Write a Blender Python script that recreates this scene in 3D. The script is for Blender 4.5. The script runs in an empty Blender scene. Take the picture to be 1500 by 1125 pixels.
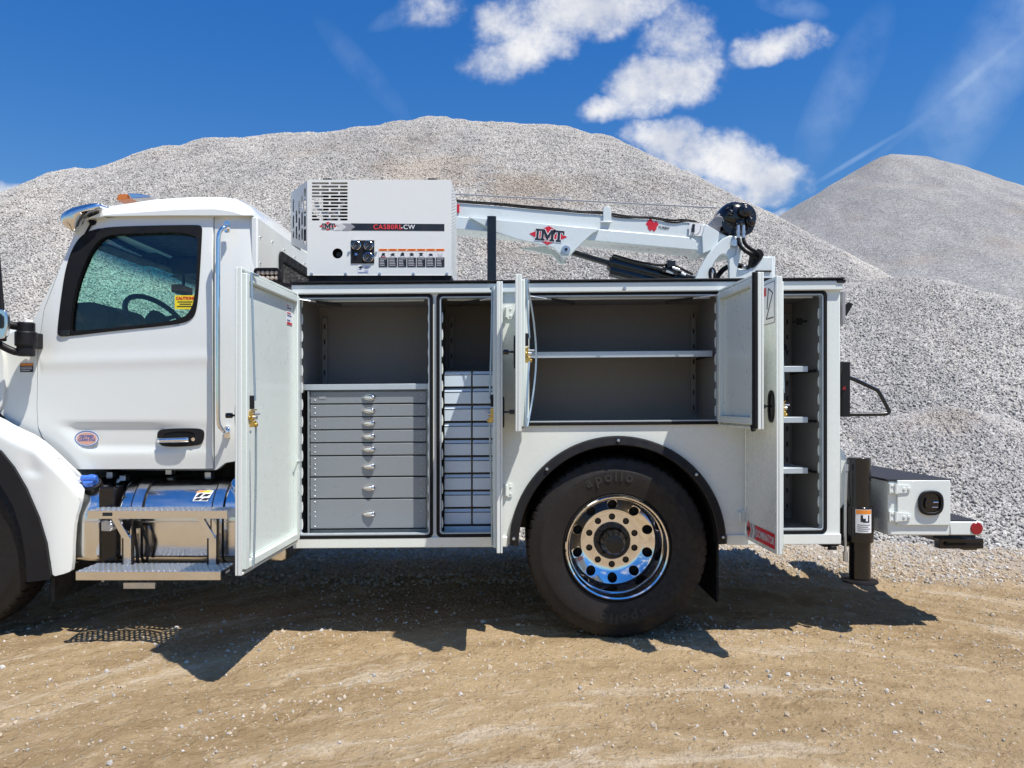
import bpy, bmesh, math, random
import numpy as np
from mathutils import Vector, Matrix
from mathutils.geometry import delaunay_2d_cdt
random.seed(7); rng = np.random.default_rng(7)
SC = bpy.context.scene
COL = SC.collection
# ------------------------------------------------------------------ camera
F, CX, HY, CD, CZ = 1100.0, 750.0, 590.0, 4.4, 1.38      # focal length in photo px, centre, horizon, distance, height
cd = bpy.data.cameras.new('camera'); cam = bpy.data.objects.new('camera', cd); COL.objects.link(cam)
cam.location = (0, -CD, CZ); cam.rotation_euler = (math.radians(90), 0, 0)
cd.sensor_width = 36; cd.lens = 36*F/1500; cd.shift_y = (HY-562.5)/1500; cd.clip_start = .05; cd.clip_end = 3000
SC.camera = cam
# ------------------------------------------------------------------ sun
SUN = Vector((-.36, .33, -1)).normalized()
ld = bpy.data.lights.new('sun', 'SUN'); ld.energy = 5.0; ld.angle = math.radians(.55); ld.color = (1, .945, .865)
lo = bpy.data.objects.new('sun', ld); COL.objects.link(lo); lo.rotation_euler = SUN.to_track_quat('-Z', 'Y').to_euler()
lo.location = (0, 0, 20)
# ------------------------------------------------------------------ colour management
vs = SC.view_settings; vs.view_transform = 'Standard'; vs.look = 'None'; vs.gamma = 1; vs.use_curve_mapping = False
vs.exposure = .24
SC.render.engine = 'CYCLES'; SC.cycles.max_bounces = 8; SC.cycles.transparent_max_bounces = 12
SC.cycles.use_denoising = True
SC.cycles.sample_clamp_indirect = 6
# ------------------------------------------------------------------ world: sky and clouds
world = bpy.data.worlds.new('World'); SC.world = world; world.use_nodes = True
nt = world.node_tree; nt.nodes.clear()
class G:
    """tiny expression helper for shader node trees"""
    def __init__(s, nt): s.nt = nt
    def n(s, t, **k):
        o = s.nt.nodes.new(t)
        for a, b in k.items(): setattr(o, a, b)
        return o
    def inp(s, sock, v):
        if isinstance(v, (int, float)):
            sock.default_value = v
        elif isinstance(v, (tuple, list)):
            v = tuple(v)
            if len(sock.default_value) == 4 and len(v) == 3: v = v+(1,)
            sock.default_value = v
        else: s.nt.links.new(v, sock)
    def m(s, op, a, b=0.0, c=None, clamp=False):
        o = s.n('ShaderNodeMath', operation=op, use_clamp=clamp); s.inp(o.inputs[0], a); s.inp(o.inputs[1], b)
        if c is not None: s.inp(o.inputs[2], c)
        return o.outputs[0]
    def vm(s, op, a, b=(0, 0, 0)):
        o = s.n('ShaderNodeVectorMath', operation=op); s.inp(o.inputs[0], a)
        if op == 'SCALE': s.inp(o.inputs['Scale'], b)
        else: s.inp(o.inputs[1], b)
        return o.outputs[0]
    def noise(s, vec, scale, detail=5, rough=.55, dist=0., dim='3D'):
        o = s.n('ShaderNodeTexNoise', noise_dimensions=dim)
        if vec is not None: s.inp(o.inputs['Vector'], vec)
        s.inp(o.inputs['Scale'], scale); s.inp(o.inputs['Detail'], detail); s.inp(o.inputs['Roughness'], rough); s.inp(o.inputs['Distortion'], dist)
        return o
    def ss(s, v, a, b, lo=0., hi=1.):
        o = s.n('ShaderNodeMapRange', interpolation_type='SMOOTHSTEP'); s.inp(o.inputs[0], v)
        for i, q in enumerate((a, b, lo, hi)): s.inp(o.inputs[i+1], q)
        return o.outputs[0]
    def mix(s, f, a, b, bt='MIX'):
        o = s.n('ShaderNodeMix', data_type='RGBA', blend_type=bt); s.inp(o.inputs[0], f); s.inp(o.inputs[6], a); s.inp(o.inputs[7], b)
        return o.outputs[2]
g = G(nt)
sky = g.n('ShaderNodeTexSky', sky_type='NISHITA'); sky.sun_disc = False
sky.sun_elevation = math.radians(64); sky.sun_rotation = math.atan2(.36, -.33)
sky.altitude = 200; sky.air_density = 1.0; sky.dust_density = .35; sky.ozone_density = 3.0
tc = g.n('ShaderNodeTexCoord'); dirv = tc.outputs['Generated']
sp = g.n('ShaderNodeSeparateXYZ'); g.inp(sp.inputs[0], dirv)
yy = g.m('MAXIMUM', sp.outputs[1], .02)
u = g.m('DIVIDE', sp.outputs[0], yy); v = g.m('DIVIDE', sp.outputs[2], yy)
cb = g.n('ShaderNodeCombineXYZ'); g.inp(cb.inputs[0], u); g.inp(cb.inputs[1], v)
uv = cb.outputs[0]
def fbm(vec, sc, det=6, ro=.6, off=(0, 0, 0)):
    return g.noise(g.vm('ADD', vec, off), sc, det, ro).outputs[0]
wx = g.m('SUBTRACT', fbm(uv, 9, 4, .6), .5); wy = g.m('SUBTRACT', fbm(uv, 9, 4, .6, (3.1, 7.7, 1)), .5)
ud = g.m('MULTIPLY_ADD', wx, .10, u); vd = g.m('MULTIPLY_ADD', wy, .07, v)
def blob(px, py, rx, ry, ang=0, amp=1., warp=True):
    a = math.radians(ang); cu, cv = (px-750)/1100, (590-py)/1100
    du = g.m('SUBTRACT', ud if warp else u, cu); dv = g.m('SUBTRACT', vd if warp else v, cv)
    p = g.m('ADD', g.m('MULTIPLY', du, math.cos(a)/rx*1100), g.m('MULTIPLY', dv, math.sin(a)/rx*1100))
    q = g.m('ADD', g.m('MULTIPLY', du, -math.sin(a)/ry*1100), g.m('MULTIPLY', dv, math.cos(a)/ry*1100))
    r2 = g.m('ADD', g.m('MULTIPLY', p, p), g.m('MULTIPLY', q, q))
    return g.m('MULTIPLY', g.m('SUBTRACT', 1.0, r2), amp)
blobs = [(775, 62, 88, 40, 18, .85), (860, 15, 115, 42, 12, .95), (745, 25, 45, 30, 0, .5), (930, 0, 60, 18, 8, .6), (965, 120, 88, 46, 22, .95), (895, 160, 48, 22, 5, .75), (1000, 55, 45, 50, 40, .4),
         (1140, 72, 72, 28, 10, .85), (975, 200, 48, 26, 0, .7), (1055, 235, 95, 44, -10, 1), (1125, 262, 50, 32, 0, .75), (1070, 280, 70, 24, 0, .6), (12, 290, 40, 20, -10, .9), (630, 12, 36, 20, 20, .2), (1140, 324, 34, 14, 35, .45)]
acc = None
for b in blobs:
    o = blob(*b)
    acc = o if acc is None else g.m('MAXIMUM', acc, o)
fz = g.m('MULTIPLY_ADD', fbm(uv, 48, 6, .65, (7, 1, 3)), .35, g.m('MULTIPLY', fbm(uv, 15, 8, .66, (1.3, 2, 5)), .65))
dens = g.m('ADD', acc, g.m('MULTIPLY', g.m('SUBTRACT', fz, .5), 3.6))
front = g.m('MULTIPLY', g.ss(dens, -.6, 1.15), g.ss(acc, -.6, .15))
front = g.m('MULTIPLY', front, g.ss(sp.outputs[1], .15, .3))
# wispy streaks to the right and the thin contrail
def streak(px, py, rx, ry, ang, amp, sc):
    o = g.m('MAXIMUM', blob(px, py, rx, ry, ang, 1, False), 0)
    n_ = fbm(uv, sc, 5, .6, (9, 4, 2))
    return g.m('MULTIPLY', g.m('MULTIPLY', o, g.ss(n_, .3, .75)), amp)
wis = None
for s_ in [(1440, 110, 260, 70, 58, .55, 7), (1235, 130, 150, 42, 62, .42, 9), (1490, 60, 190, 60, 50, .5, 6), (1255, 232, 120, 4.5, 31, .6, 5), (530, 100, 110, 22, -48, .22, 8), (1380, 150, 170, 8, 40, .3, 6), (1160, 10, 60, 20, -10, .5, 14), (600, 15, 70, 18, 25, .5, 12)]:
    o = streak(*s_); wis = o if wis is None else g.m('ADD', wis, o)
wis = g.m('MULTIPLY', wis, g.ss(sp.outputs[1], .15, .3))
# fair-weather clouds all round, outside the part of the sky in view
hz = g.m('MAXIMUM', g.m('ADD', sp.outputs[2], .12), .05)
pl = g.n('ShaderNodeCombineXYZ'); g.inp(pl.inputs[0], g.m('DIVIDE', sp.outputs[0], hz)); g.inp(pl.inputs[1], g.m('DIVIDE', sp.outputs[1], hz))
cn = fbm(pl.outputs[0], 1.1, 8, .6, (4, 8, 0))
inview = g.m('MULTIPLY', g.m('MULTIPLY', g.ss(g.m('ABSOLUTE', u), .95, .75), g.ss(sp.outputs[1], .1, .3)), g.ss(v, .72, .58))
other = g.m('MULTIPLY', g.m('MULTIPLY', g.ss(cn, .54, .68), g.m('SUBTRACT', 1, inview)), g.ss(sp.outputs[2], .0, .08))
cl = g.m('MAXIMUM', front, other)
shade = g.ss(fbm(uv, 11, 6, .6, (1.3, 2.04, 5)), .3, .68)
ccol = g.mix(shade, (6.6, 7.0, 8.0), (10.0, 10.0, 10.1))
tint = g.mix(g.ss(sp.outputs[2], .50, .03), (.27, .92, 1.60), (.74, 1.0, 1.14))
skyc = g.mix(1.0, sky.outputs[0], tint, 'MULTIPLY')
low = g.ss(v, .55, .15)
c1 = g.mix(g.m('MULTIPLY', wis, .5), skyc, (7.5, 9., 11.))
c2 = g.mix(cl, c1, ccol)
bg = g.n('ShaderNodeBackground'); g.inp(bg.inputs[0], c2); bg.inputs[1].default_value = .080
wo = g.n('ShaderNodeOutputWorld'); nt.links.new(bg.outputs[0], wo.inputs[0])

# ------------------------------------------------------------------ materials
MATS = {}
def mat(name, col, rough=.5, metal=0., var=0., vscale=8., bump=0., bscale=60., coat=0., spec=.5, emit=None, dirt=None):
    if name in MATS: return MATS[name]
    m = bpy.data.materials.new(name); m.use_nodes = True; t = m.node_tree; k = G(t)
    b = t.nodes['Principled BSDF']
    b.inputs['Roughness'].default_value = rough; b.inputs['Metallic'].default_value = metal
    b.inputs['Specular IOR Level'].default_value = spec; b.inputs['Coat Weight'].default_value = coat; b.inputs['Coat Roughness'].default_value = .06
    tcn = k.n('ShaderNodeTexCoord'); ob = tcn.outputs['Object']
    n1 = k.noise(ob, vscale, 5, .6)
    c = k.mix(n1.outputs[0], tuple(max(0, q*(1-var)) for q in col), tuple(q*(1+var) for q in col))
    if dirt:
        n2 = k.noise(ob, 3.1, 8, .7)
        c = k.mix(k.m('MULTIPLY', k.ss(n2.outputs[0], .45, .8), dirt), c, (.36, .28, .19))
    k.inp(b.inputs['Base Color'], c)
    r_ = k.ss(k.noise(ob, vscale*2.3, 4, .6).outputs[0], .3, .7, max(.02, rough*(1-.25)), min(1, rough*1.25))
    k.inp(b.inputs['Roughness'], r_)
    if bump:
        bp = k.n('ShaderNodeBump'); bp.inputs['Strength'].default_value = bump; bp.inputs['Distance'].default_value = .004
        k.inp(bp.inputs['Height'], k.noise(ob, bscale, 4, .6).outputs[0]); t.links.new(bp.outputs[0], b.inputs['Normal'])
    MATS[name] = m; return m
white = mat('white_paint', (.745, .785, .745), .28, var=.01, coat=.35, dirt=.015)
whitecab = mat('cab_paint', (.765, .79, .755), .2, var=.015, coat=.6, dirt=.01)
whitebox = mat('compressor_paint', (.77, .79, .765), .42, var=.015, dirt=.04)
whitecrane = mat('crane_paint', (.69, .745, .735), .33, var=.02, coat=.3, dirt=.04)
inner = mat('door_inner_paint', (.70, .765, .725), .35, var=.02, coat=.2)
liner = mat('speckled_liner', (.20, .192, .182), .75, var=.5, vscale=260., bump=.4, bscale=300)
black = mat('black_plastic', (.010, .0095, .011), .5, var=.1, dirt=.015, spec=.3)
blackg = mat('gloss_black_paint', (.007, .006, .007), .22, var=.1, coat=.3)
under = mat('chassis_black', (.016, .015, .014), .7, var=.3, dirt=.12)
rubber = mat('rubber_seal', (.006, .006, .007), .65, spec=.25)
tyrem = mat('tyre_rubber', (.013, .011, .010), .6, var=.3, vscale=14, bump=.25, bscale=90, dirt=.03, spec=.35)
tread = mat('tyre_letter', (.022, .019, .017), .6)
chrome = mat('chrome', (.86, .86, .87), .07, metal=1, var=.02)
polished = mat('polished_aluminium', (.84, .845, .85), .17, metal=1, var=.09, vscale=9, bump=.06, bscale=26)
stepm = mat('diamond_aluminium', (.74, .73, .71), .42, metal=1, var=.08, vscale=60)
steel = mat('zinc_steel', (.55, .58, .62), .35, metal=.9, var=.08)
rodm = mat('blue_zinc_rod', (.42, .52, .60), .35, metal=.7)
gold = mat('yellow_zinc', (.62, .42, .12), .35, metal=.9, var=.25, vscale=90)
drawm = mat('grey_drawer_enamel', (.24, .265, .285), .35, var=.015, coat=.1)
framem = mat('grey_cabinet_frame', (.30, .34, .35), .38, metal=.3, var=.05)
binm = mat('sky_tinted_bin', (.68, .80, .90), .25, metal=.0, var=.01, vscale=3, coat=.5)  # pale blue is sky reflection put into the base colour
shelfm = mat('shelf_galvanised', (.50, .56, .60), .4, metal=.3, var=.03)
amber = mat('amber_lens', (.55, .16, .02), .25, coat=.5)
red = mat('decal_red', (.62, .015, .03), .4)
textred = mat('print_red', (.85, .06, .06), .45)
redlens = mat('red_reflector', (.30, .005, .015), .25, coat=.4)
orange = mat('decal_orange', (.78, .26, .03), .5)
yellow = mat('decal_yellow', (.85, .70, .02), .5)
navy = mat('decal_black', (.012, .016, .026), .45)
greyd = mat('decal_grey', (.30, .30, .32), .5)
lgrey = mat('decal_light_grey', (.62, .62, .64), .5)
decw = mat('decal_white', (.80, .80, .80), .5)
bluecap = mat('blue_plastic', (.05, .16, .60), .35)
bluei = mat('decal_blue', (.07, .16, .42), .5)
pink = mat('decal_salmon', (.70, .38, .30), .5)
intr = mat('cab_interior', (.035, .035, .040), .6, var=.1)
intl = mat('cab_headliner', (.10, .10, .11), .8)
rusty = mat('hub_black', (.012, .009, .008), .35, var=.4, vscale=30, dirt=.06)
deckm = mat('non_slip_black', (.022, .022, .03), .75, var=.6, vscale=240, bump=1., bscale=260)
led = mat('led_lens', (.50, .42, .34), .15, coat=.5)
def glassmat(name, tint, band=None, refl=1.):
    m = bpy.data.materials.new(name); m.use_nodes = True; t = m.node_tree; t.nodes.clear(); k = G(t)
    tr = k.n('ShaderNodeBsdfTransparent'); gl = k.n('ShaderNodeBsdfGlossy'); gl.inputs['Roughness'].default_value = .01
    if band:
        gz = k.n('ShaderNodeTexCoord'); s_ = k.n('ShaderNodeSeparateXYZ'); k.inp(s_.inputs[0], gz.outputs['Object'])
        k.inp(tr.inputs[0], k.mix(k.ss(s_.outputs[2], band[0], band[1]), tint, band[2]))
    else: tr.inputs[0].default_value = tuple(tint)+(1,)
    fr = k.n('ShaderNodeFresnel'); fr.inputs[0].default_value = 1.5
    mx = k.n('ShaderNodeMixShader'); k.inp(mx.inputs[0], k.m('MULTIPLY', fr.outputs[0], refl)); t.links.new(tr.outputs[0], mx.inputs[1]); t.links.new(gl.outputs[0], mx.inputs[2])
    out = k.n('ShaderNodeOutputMaterial'); t.links.new(mx.outputs[0], out.inputs[0]); return m
glass = glassmat('side_glass', (.86, .93, .91))
wglass = glassmat('green_windscreen', (.56, 1., .85), (2.29, 2.40, (.0, .16, .26)))

# gravel and dirt
def soil(k, P_, c):     # two patches of brown soil mixed into the heap
    for ctr, rad in (((-1.9, 13.4, 7.0), 2.2), ((4.9, 4.2, 1.9), 1.3), ((.2, 12.2, 6.0), 1.6)):
        d = k.n('ShaderNodeVectorMath', operation='DISTANCE'); k.inp(d.inputs[0], P_); d.inputs[1].default_value = ctr
        nz = k.noise(P_, 1.1, 5, .65).outputs[0]
        f = k.ss(k.m('ADD', d.outputs['Value'], k.m('MULTIPLY', k.m('SUBTRACT', nz, .5), rad*2.4)), rad, rad*.3)
        c = k.mix(k.m('MULTIPLY', f, .42), c, (.46, .37, .28))
    bnd = k.noise(k.vm('MULTIPLY', P_, (.9, .3, .35)), 1., 6, .62).outputs[0]     # coarse and fine, dusty and clean runs
    return k.mix(1., c, k.mix(k.ss(bnd, .3, .7), (.82, .82, .83), (1.1, 1.09, 1.07)), 'MULTIPLY')
def stone_mat(name='limestone_gravel', dust=0.):
    m = bpy.data.materials.new(name); m.use_nodes = True; t = m.node_tree; k = G(t); b = t.nodes['Principled BSDF']
    oi = k.n('ShaderNodeObjectInfo'); r = oi.outputs['Random']
    cr = k.n('ShaderNodeValToRGB'); k.inp(cr.inputs[0], r); e = cr.color_ramp.elements
    e[0].position = 0; e[0].color = (.33, .32, .30, 1); e[1].position = 1; e[1].color = (.68, .655, .61, 1)
    for p, c in ((.15, (.43, .415, .385)), (.4, (.50, .48, .445)), (.6, (.53, .495, .45)), (.8, (.60, .58, .54))):
        q = e.new(p); q.color = c+(1,)
    tcn = k.n('ShaderNodeTexCoord')
    n1 = k.noise(tcn.outputs['Object'], 60, 4, .6).outputs[0]
    geo = k.n('ShaderNodeNewGeometry')
    nb = k.noise(geo.outputs['Position'], .35, 4, .6).outputs[0]
    c = k.mix(k.m('MULTIPLY', k.ss(nb, .5, .75), .30), cr.outputs[0], (.40, .33, .26))
    c = k.mix(n1, k.mix(1., c, (.86, .86, .86), 'MULTIPLY'), c)
    c = soil(k, geo.outputs['Position'], c)
    if dust: c = k.mix(k.m('MULTIPLY', k.ss(k.m('FRACT', k.m('MULTIPLY', r, 7.3)), .25, .6), dust), c, (.46, .36, .24))
    k.inp(b.inputs['Base Color'], c); b.inputs['Roughness'].default_value = .9; b.inputs['Specular IOR Level'].default_value = .2
    return m
stonem = stone_mat(); dustm = stone_mat('dusty_stone', .85)
def pile_mat(name='gravel_bed', sc=21., col=1.):
    m = bpy.data.materials.new(name); m.use_nodes = True; t = m.node_tree; k = G(t); b = t.nodes['Principled BSDF']
    geo = k.n('ShaderNodeNewGeometry'); P_ = geo.outputs['Position']
    vo = k.n('ShaderNodeTexVoronoi'); k.inp(vo.inputs['Vector'], P_); vo.inputs['Scale'].default_value = sc
    sh = k.n('ShaderNodeSeparateColor'); k.inp(sh.inputs[0], vo.outputs['Color'])
    cr = k.n('ShaderNodeValToRGB'); k.inp(cr.inputs[0], sh.outputs[0]); e = cr.color_ramp.elements
    e[0].position = 0; e[0].color = (.27*col, .265*col, .255*col, 1); e[1].position = 1; e[1].color = (.60*col, .59*col, .57*col, 1)
    q = e.new(.3); q.color = (.36*col, .355*col, .35*col, 1)
    nb = k.noise(P_, .35, 4, .6).outputs[0]
    c = k.mix(k.m('MULTIPLY', k.ss(nb, .5, .75), .35), cr.outputs[0], (.38, .31, .24))
    c = soil(k, P_, c)
    k.inp(b.inputs['Base Color'], c); b.inputs['Roughness'].default_value = .95; b.inputs['Specular IOR Level'].default_value = .1
    bp = k.n('ShaderNodeBump'); bp.inputs['Strength'].default_value = 1.; bp.inputs['Distance'].default_value = .03
    h = k.m('SUBTRACT', 1, k.m('MULTIPLY', vo.outputs['Distance'], 1.3)); k.inp(bp.inputs['Height'], h); t.links.new(bp.outputs[0], b.inputs['Normal'])
    return m
bedm = pile_mat('gravel_bed', 23., .76); farbedm = pile_mat('far_gravel_bed', 22., .74)  # near bed darkened in place of shadow gaps between stones
def dirt_mat():
    m = bpy.data.materials.new('tan_dirt'); m.use_nodes = True; t = m.node_tree; k = G(t); b = t.nodes['Principled BSDF']
    geo = k.n('ShaderNodeNewGeometry'); P_ = geo.outputs['Position']
    s0 = k.n('ShaderNodeSeparateXYZ'); k.inp(s0.inputs[0], P_)     # old wheel tracks sweep round in an arc
    X_ = s0.outputs[0]; arc = k.m('SUBTRACT', k.m('MULTIPLY', X_, .33), k.m('MULTIPLY', k.m('MULTIPLY', X_, X_), .19))
    cx_ = k.n('ShaderNodeCombineXYZ'); k.inp(cx_.inputs[0], k.m('MULTIPLY', X_, .55)); k.inp(cx_.inputs[1], k.m('MULTIPLY', k.m('SUBTRACT', s0.outputs[1], arc), 2.3))
    st = cx_.outputs[0]
    st2 = k.vm('ADD', st, k.vm('SCALE', k.noise(P_, 1.7, 3, .5).outputs[1], .5))
    a = k.noise(st2, 1.6, 7, .62).outputs[0]; bb = k.noise(P_, 9., 8, .72).outputs[0]; cc = k.noise(P_, 70., 5, .7).outputs[0]
    base = k.mix(k.ss(a, .35, .65), (.285, .20, .108), (.40, .295, .172))
    base = k.mix(k.ss(bb, .48, .72), base, (.46, .345, .21))
    w = k.m('MULTIPLY', k.ss(k.noise(k.vm('ADD', st2, (5, 9, 0)), 1.9, 9, .72).outputs[0], .52, .66), k.ss(cc, .25, .5))
    base = k.mix(k.m('MULTIPLY', w, .62), base, (.64, .55, .43))
    base = k.mix(1., base, k.mix(k.noise(P_, 240., 3, .7).outputs[0], (.72, .72, .70), (1.28, 1.27, 1.25)), 'MULTIPLY')
    vg = k.n('ShaderNodeTexVoronoi'); k.inp(vg.inputs['Vector'], P_); vg.inputs['Scale'].default_value = 75; sg_ = k.n('ShaderNodeSeparateColor'); k.inp(sg_.inputs[0], vg.outputs['Color'])
    grit = k.m('MULTIPLY', k.ss(sg_.outputs[0], .80, .90), k.ss(vg.outputs['Distance'], .55, .35))
    base = k.mix(k.m('MULTIPLY', grit, k.ss(bb, .35, .6, .12, .6)), base, k.mix(sg_.outputs[1], (.30, .22, .14), (.66, .58, .47)))
    dk = k.ss(k.noise(P_, 38., 6, .75).outputs[0], .60, .72)
    base = k.mix(k.m('MULTIPLY', dk, .55), base, (.19, .125, .07))
    # the ground turns to pale gravel fines close to the stockpiles
    sx = k.n('ShaderNodeSeparateXYZ'); k.inp(sx.inputs[0], P_)
    gy = k.m('ADD', sx.outputs[1], k.m('MULTIPLY', k.m('SUBTRACT', k.noise(P_, 1.2, 6, .7).outputs[0], .5), 2.2))
    base = k.mix(k.m('MULTIPLY', k.ss(gy, 1.0, 3.0), .8), base, (.46, .43, .38))
    k.inp(b.inputs['Base Color'], base); b.inputs['Roughness'].default_value = .95; b.inputs['Specular IOR Level'].default_value = .15
    bp = k.n('ShaderNodeBump'); bp.inputs['Strength'].default_value = .9; bp.inputs['Distance'].default_value = .026
    vo = k.n('ShaderNodeTexVoronoi'); k.inp(vo.inputs['Vector'], k.vm('ADD', P_, k.vm('SCALE', k.noise(P_, 20, 3, .5).outputs[1], .04))); vo.inputs['Scale'].default_value = 26
    hgt = k.m('ADD', k.m('ADD', k.m('MULTIPLY', bb, .8), k.m('ADD', k.m('MULTIPLY', cc, .6), k.m('MULTIPLY', w, .05))), k.m('MULTIPLY', k.ss(vo.outputs['Distance'], .5, .1), .35))
    k.inp(bp.inputs['Height'], hgt); t.links.new(bp.outputs[0], b.inputs['Normal'])
    return m
dirtm = dirt_mat()

# ------------------------------------------------------------------ geometry helpers
def XZ(px, py, Y=0.): D = CD+Y; return ((px-CX)*D/F, CZ+(HY-py)*D/F)
S = .008                                            # the truck stands on ground that rises a little to its rear
def BX(px, py, Y=0.):
    x, z = XZ(px, py, Y); return (x, z-S*x)
def chaikin(p, n=2, closed=True):
    for _ in range(n):
        q = []; L = len(p)
        for i in range(L if closed else L-1):
            a, b = p[i], p[(i+1) % L]
            q += [tuple(a[j]*.75+b[j]*.25 for j in range(len(a))), tuple(a[j]*.25+b[j]*.75 for j in range(len(a)))]
        if not closed: q = [p[0]]+q+[p[-1]]
        p = q
    return p
def rr(x0, x1, z0, z1, r, n=4):
    p = []
    for cx, cz, a0 in ((x1-r, z1-r, 0), (x0+r, z1-r, 90), (x0+r, z0+r, 180), (x1-r, z0+r, 270)):
        for i in range(n+1):
            a = math.radians(a0+90*i/n); p.append((cx+r*math.cos(a), cz+r*math.sin(a)))
    return p
def circ(cx, cz, r, n=20, rz=None):
    return [(cx+r*math.cos(2*math.pi*i/n), cz+(rz or r)*math.sin(2*math.pi*i/n)) for i in range(n)]
def inside(p, L):
    x, y = p; c = False; j = len(L)-1
    for i in range(len(L)):
        if (L[i][1] > y) != (L[j][1] > y) and x < (L[j][0]-L[i][0])*(y-L[i][1])/(L[j][1]-L[i][1])+L[i][0]: c = not c
        j = i
    return c
class MB:
    def __init__(s, M=None, shear=False): s.bm = bmesh.new(); s.M = M or Matrix(); s.sh = shear
    def v(s, x, y, z): return s.bm.verts.new(s.M @ Vector((x, y, z)))
    def face(s, vs):
        try: return s.bm.faces.new(vs)
        except ValueError: return None
    def box(s, x0, x1, y0, y1, z0, z1):
        c = [s.v(x, y, z) for x in (x0, x1) for y in (y0, y1) for z in (z0, z1)]
        for f in ((0, 1, 3, 2), (4, 6, 7, 5), (0, 4, 5, 1), (2, 3, 7, 6), (0, 2, 6, 4), (1, 5, 7, 3)): s.face([c[i] for i in f])
        return s
    def hexa(s, p):
        c = [s.v(*q) for q in p]
        for f in ((0, 1, 2, 3), (4, 7, 6, 5), (0, 4, 5, 1), (1, 5, 6, 2), (2, 6, 7, 3), (3, 7, 4, 0)): s.face([c[i] for i in f])
        return s
    def panel(s, loops, y0, th, step=None, f=None, persp=False):
        pts, ed = [], []
        for L in loops:
            b = len(pts); pts += [Vector(q) for q in L]; ed += [(b+i, b+(i+1) % len(L)) for i in range(len(L))]
        if step:
            xs = [q[0] for q in loops[0]]; zs = [q[1] for q in loops[0]]
            nx = int((max(xs)-min(xs))/step); nz = int((max(zs)-min(zs))/step)
            for i in range(1, nx+1):
                for j in range(1, nz+1):
                    q = (min(xs)+i*step, min(zs)+j*step)
                    if inside(q, loops[0]) and not any(inside(q, h) for h in loops[1:]): pts.append(Vector(q))
        vv, ee, ff = delaunay_2d_cdt(pts, ed, [], 0, 1e-6)[:3]
        keep = []
        for t in ff:
            c = (sum(vv[i][0] for i in t)/len(t), sum(vv[i][1] for i in t)/len(t))
            if inside(c, loops[0]) and not any(inside(c, h) for h in loops[1:]): keep.append(t)
        fy = (lambda x, z: y0+f(x, z)) if f else (lambda x, z: y0)
        A = {}; B = {}
        for t in keep:
            for i in t:
                if i not in A:
                    x, z = vv[i]; y = fy(x, z)
                    if persp: q = (CD+y)/(CD+y0); x, z = x*q, CZ+(z-CZ)*q     # outline was read at depth y0
                    A[i] = s.v(x, y, z); B[i] = s.v(x, y+th, z)
        cnt = {}
        for t in keep:
            s.face([A[i] for i in t]); s.face([B[i] for i in reversed(t)])
            for i in range(len(t)):
                e = (t[i], t[(i+1) % len(t)]); cnt[tuple(sorted(e))] = cnt.get(tuple(sorted(e)), [])+[e]
        for es in cnt.values():
            if len(es) == 1:
                a, b = es[0]; s.face([A[b], A[a], B[a], B[b]])
        return s
    def cyl(s, p0, p1, r0, r1=None, n=16, cap=True):
        r1 = r0 if r1 is None else r1
        p0, p1 = Vector(p0), Vector(p1); d = (p1-p0).normalized(); a = d.orthogonal().normalized(); b = d.cross(a)
        R = [[s.v(*(p+(a*math.cos(2*math.pi*i/n)+b*math.sin(2*math.pi*i/n))*r)) for i in range(n)] for p, r in ((p0, r0), (p1, r1))]
        for i in range(n): s.face([R[0][i], R[0][(i+1) % n], R[1][(i+1) % n], R[1][i]])
        if cap: s.face(R[0][::-1]); s.face(R[1])
        return s
    def tube(s, pts, r, n=10, smooth=2):
        P = chaikin([tuple(p) for p in pts], smooth, False) if smooth else pts
        P = [Vector(p) for p in P]; rings = []; a = None
        for i, p in enumerate(P):
            d = (P[min(i+1, len(P)-1)]-P[max(i-1, 0)]).normalized()
            a = (d.orthogonal() if a is None else (a-d*a.dot(d))).normalized(); b = d.cross(a)
            rings.append([s.v(*(p+(a*math.cos(2*math.pi*k/n)+b*math.sin(2*math.pi*k/n))*r)) for k in range(n)])
        for q, w in zip(rings, rings[1:]):
            for k in range(n): s.face([q[k], q[(k+1) % n], w[(k+1) % n], w[k]])
        s.face(rings[0][::-1]); s.face(rings[-1]); return s
    def lathe(s, prof, c, n=48, axis='y', rf=None, closed=False):
        """prof: (radius, offset along axis)"""
        R = []
        for j, (r, o) in enumerate(prof):
            row = []
            for i in range(n):
                a = 2*math.pi*i/n; q = r if rf is None else rf(j, i, r)
                if axis == 'y': row.append(s.v(c[0]+q*math.cos(a), c[1]+o, c[2]+q*math.sin(a)))
                elif axis == 'z': row.append(s.v(c[0]+q*math.cos(a), c[1]+q*math.sin(a), c[2]+o))
                else: row.append(s.v(c[0]+o, c[1]+q*math.cos(a), c[2]+q*math.sin(a)))
            R.append(row)
        if closed: R.append(R[0])
        for a_, b_ in zip(R, R[1:]):
            for i in range(n): s.face([a_[i], a_[(i+1) % n], b_[(i+1) % n], b_[i]])
        return s
    def grid(s, fn, nu, nv):
        V = [[s.v(*fn(i/nu, j/nv)) for j in range(nv+1)] for i in range(nu+1)]
        for i in range(nu):
            for j in range(nv): s.face([V[i][j], V[i+1][j], V[i+1][j+1], V[i][j+1]])
        return s
ORG = {}
def finish(name, me, m, parent=None, bevel=0., seg=2, ang=38, origin=None):
    o = bpy.data.objects.new(name, me); COL.objects.link(o)
    if m is not None: me.materials.append(m)
    if parent is not None: o.parent = parent; ORG[o] = ORG[parent]
    if bevel:
        b = o.modifiers.new('bevel', 'BEVEL'); b.width = bevel; b.segments = seg; b.limit_method = 'ANGLE'; b.angle_limit = math.radians(ang); b.use_clamp_overlap = True
    return o
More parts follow.
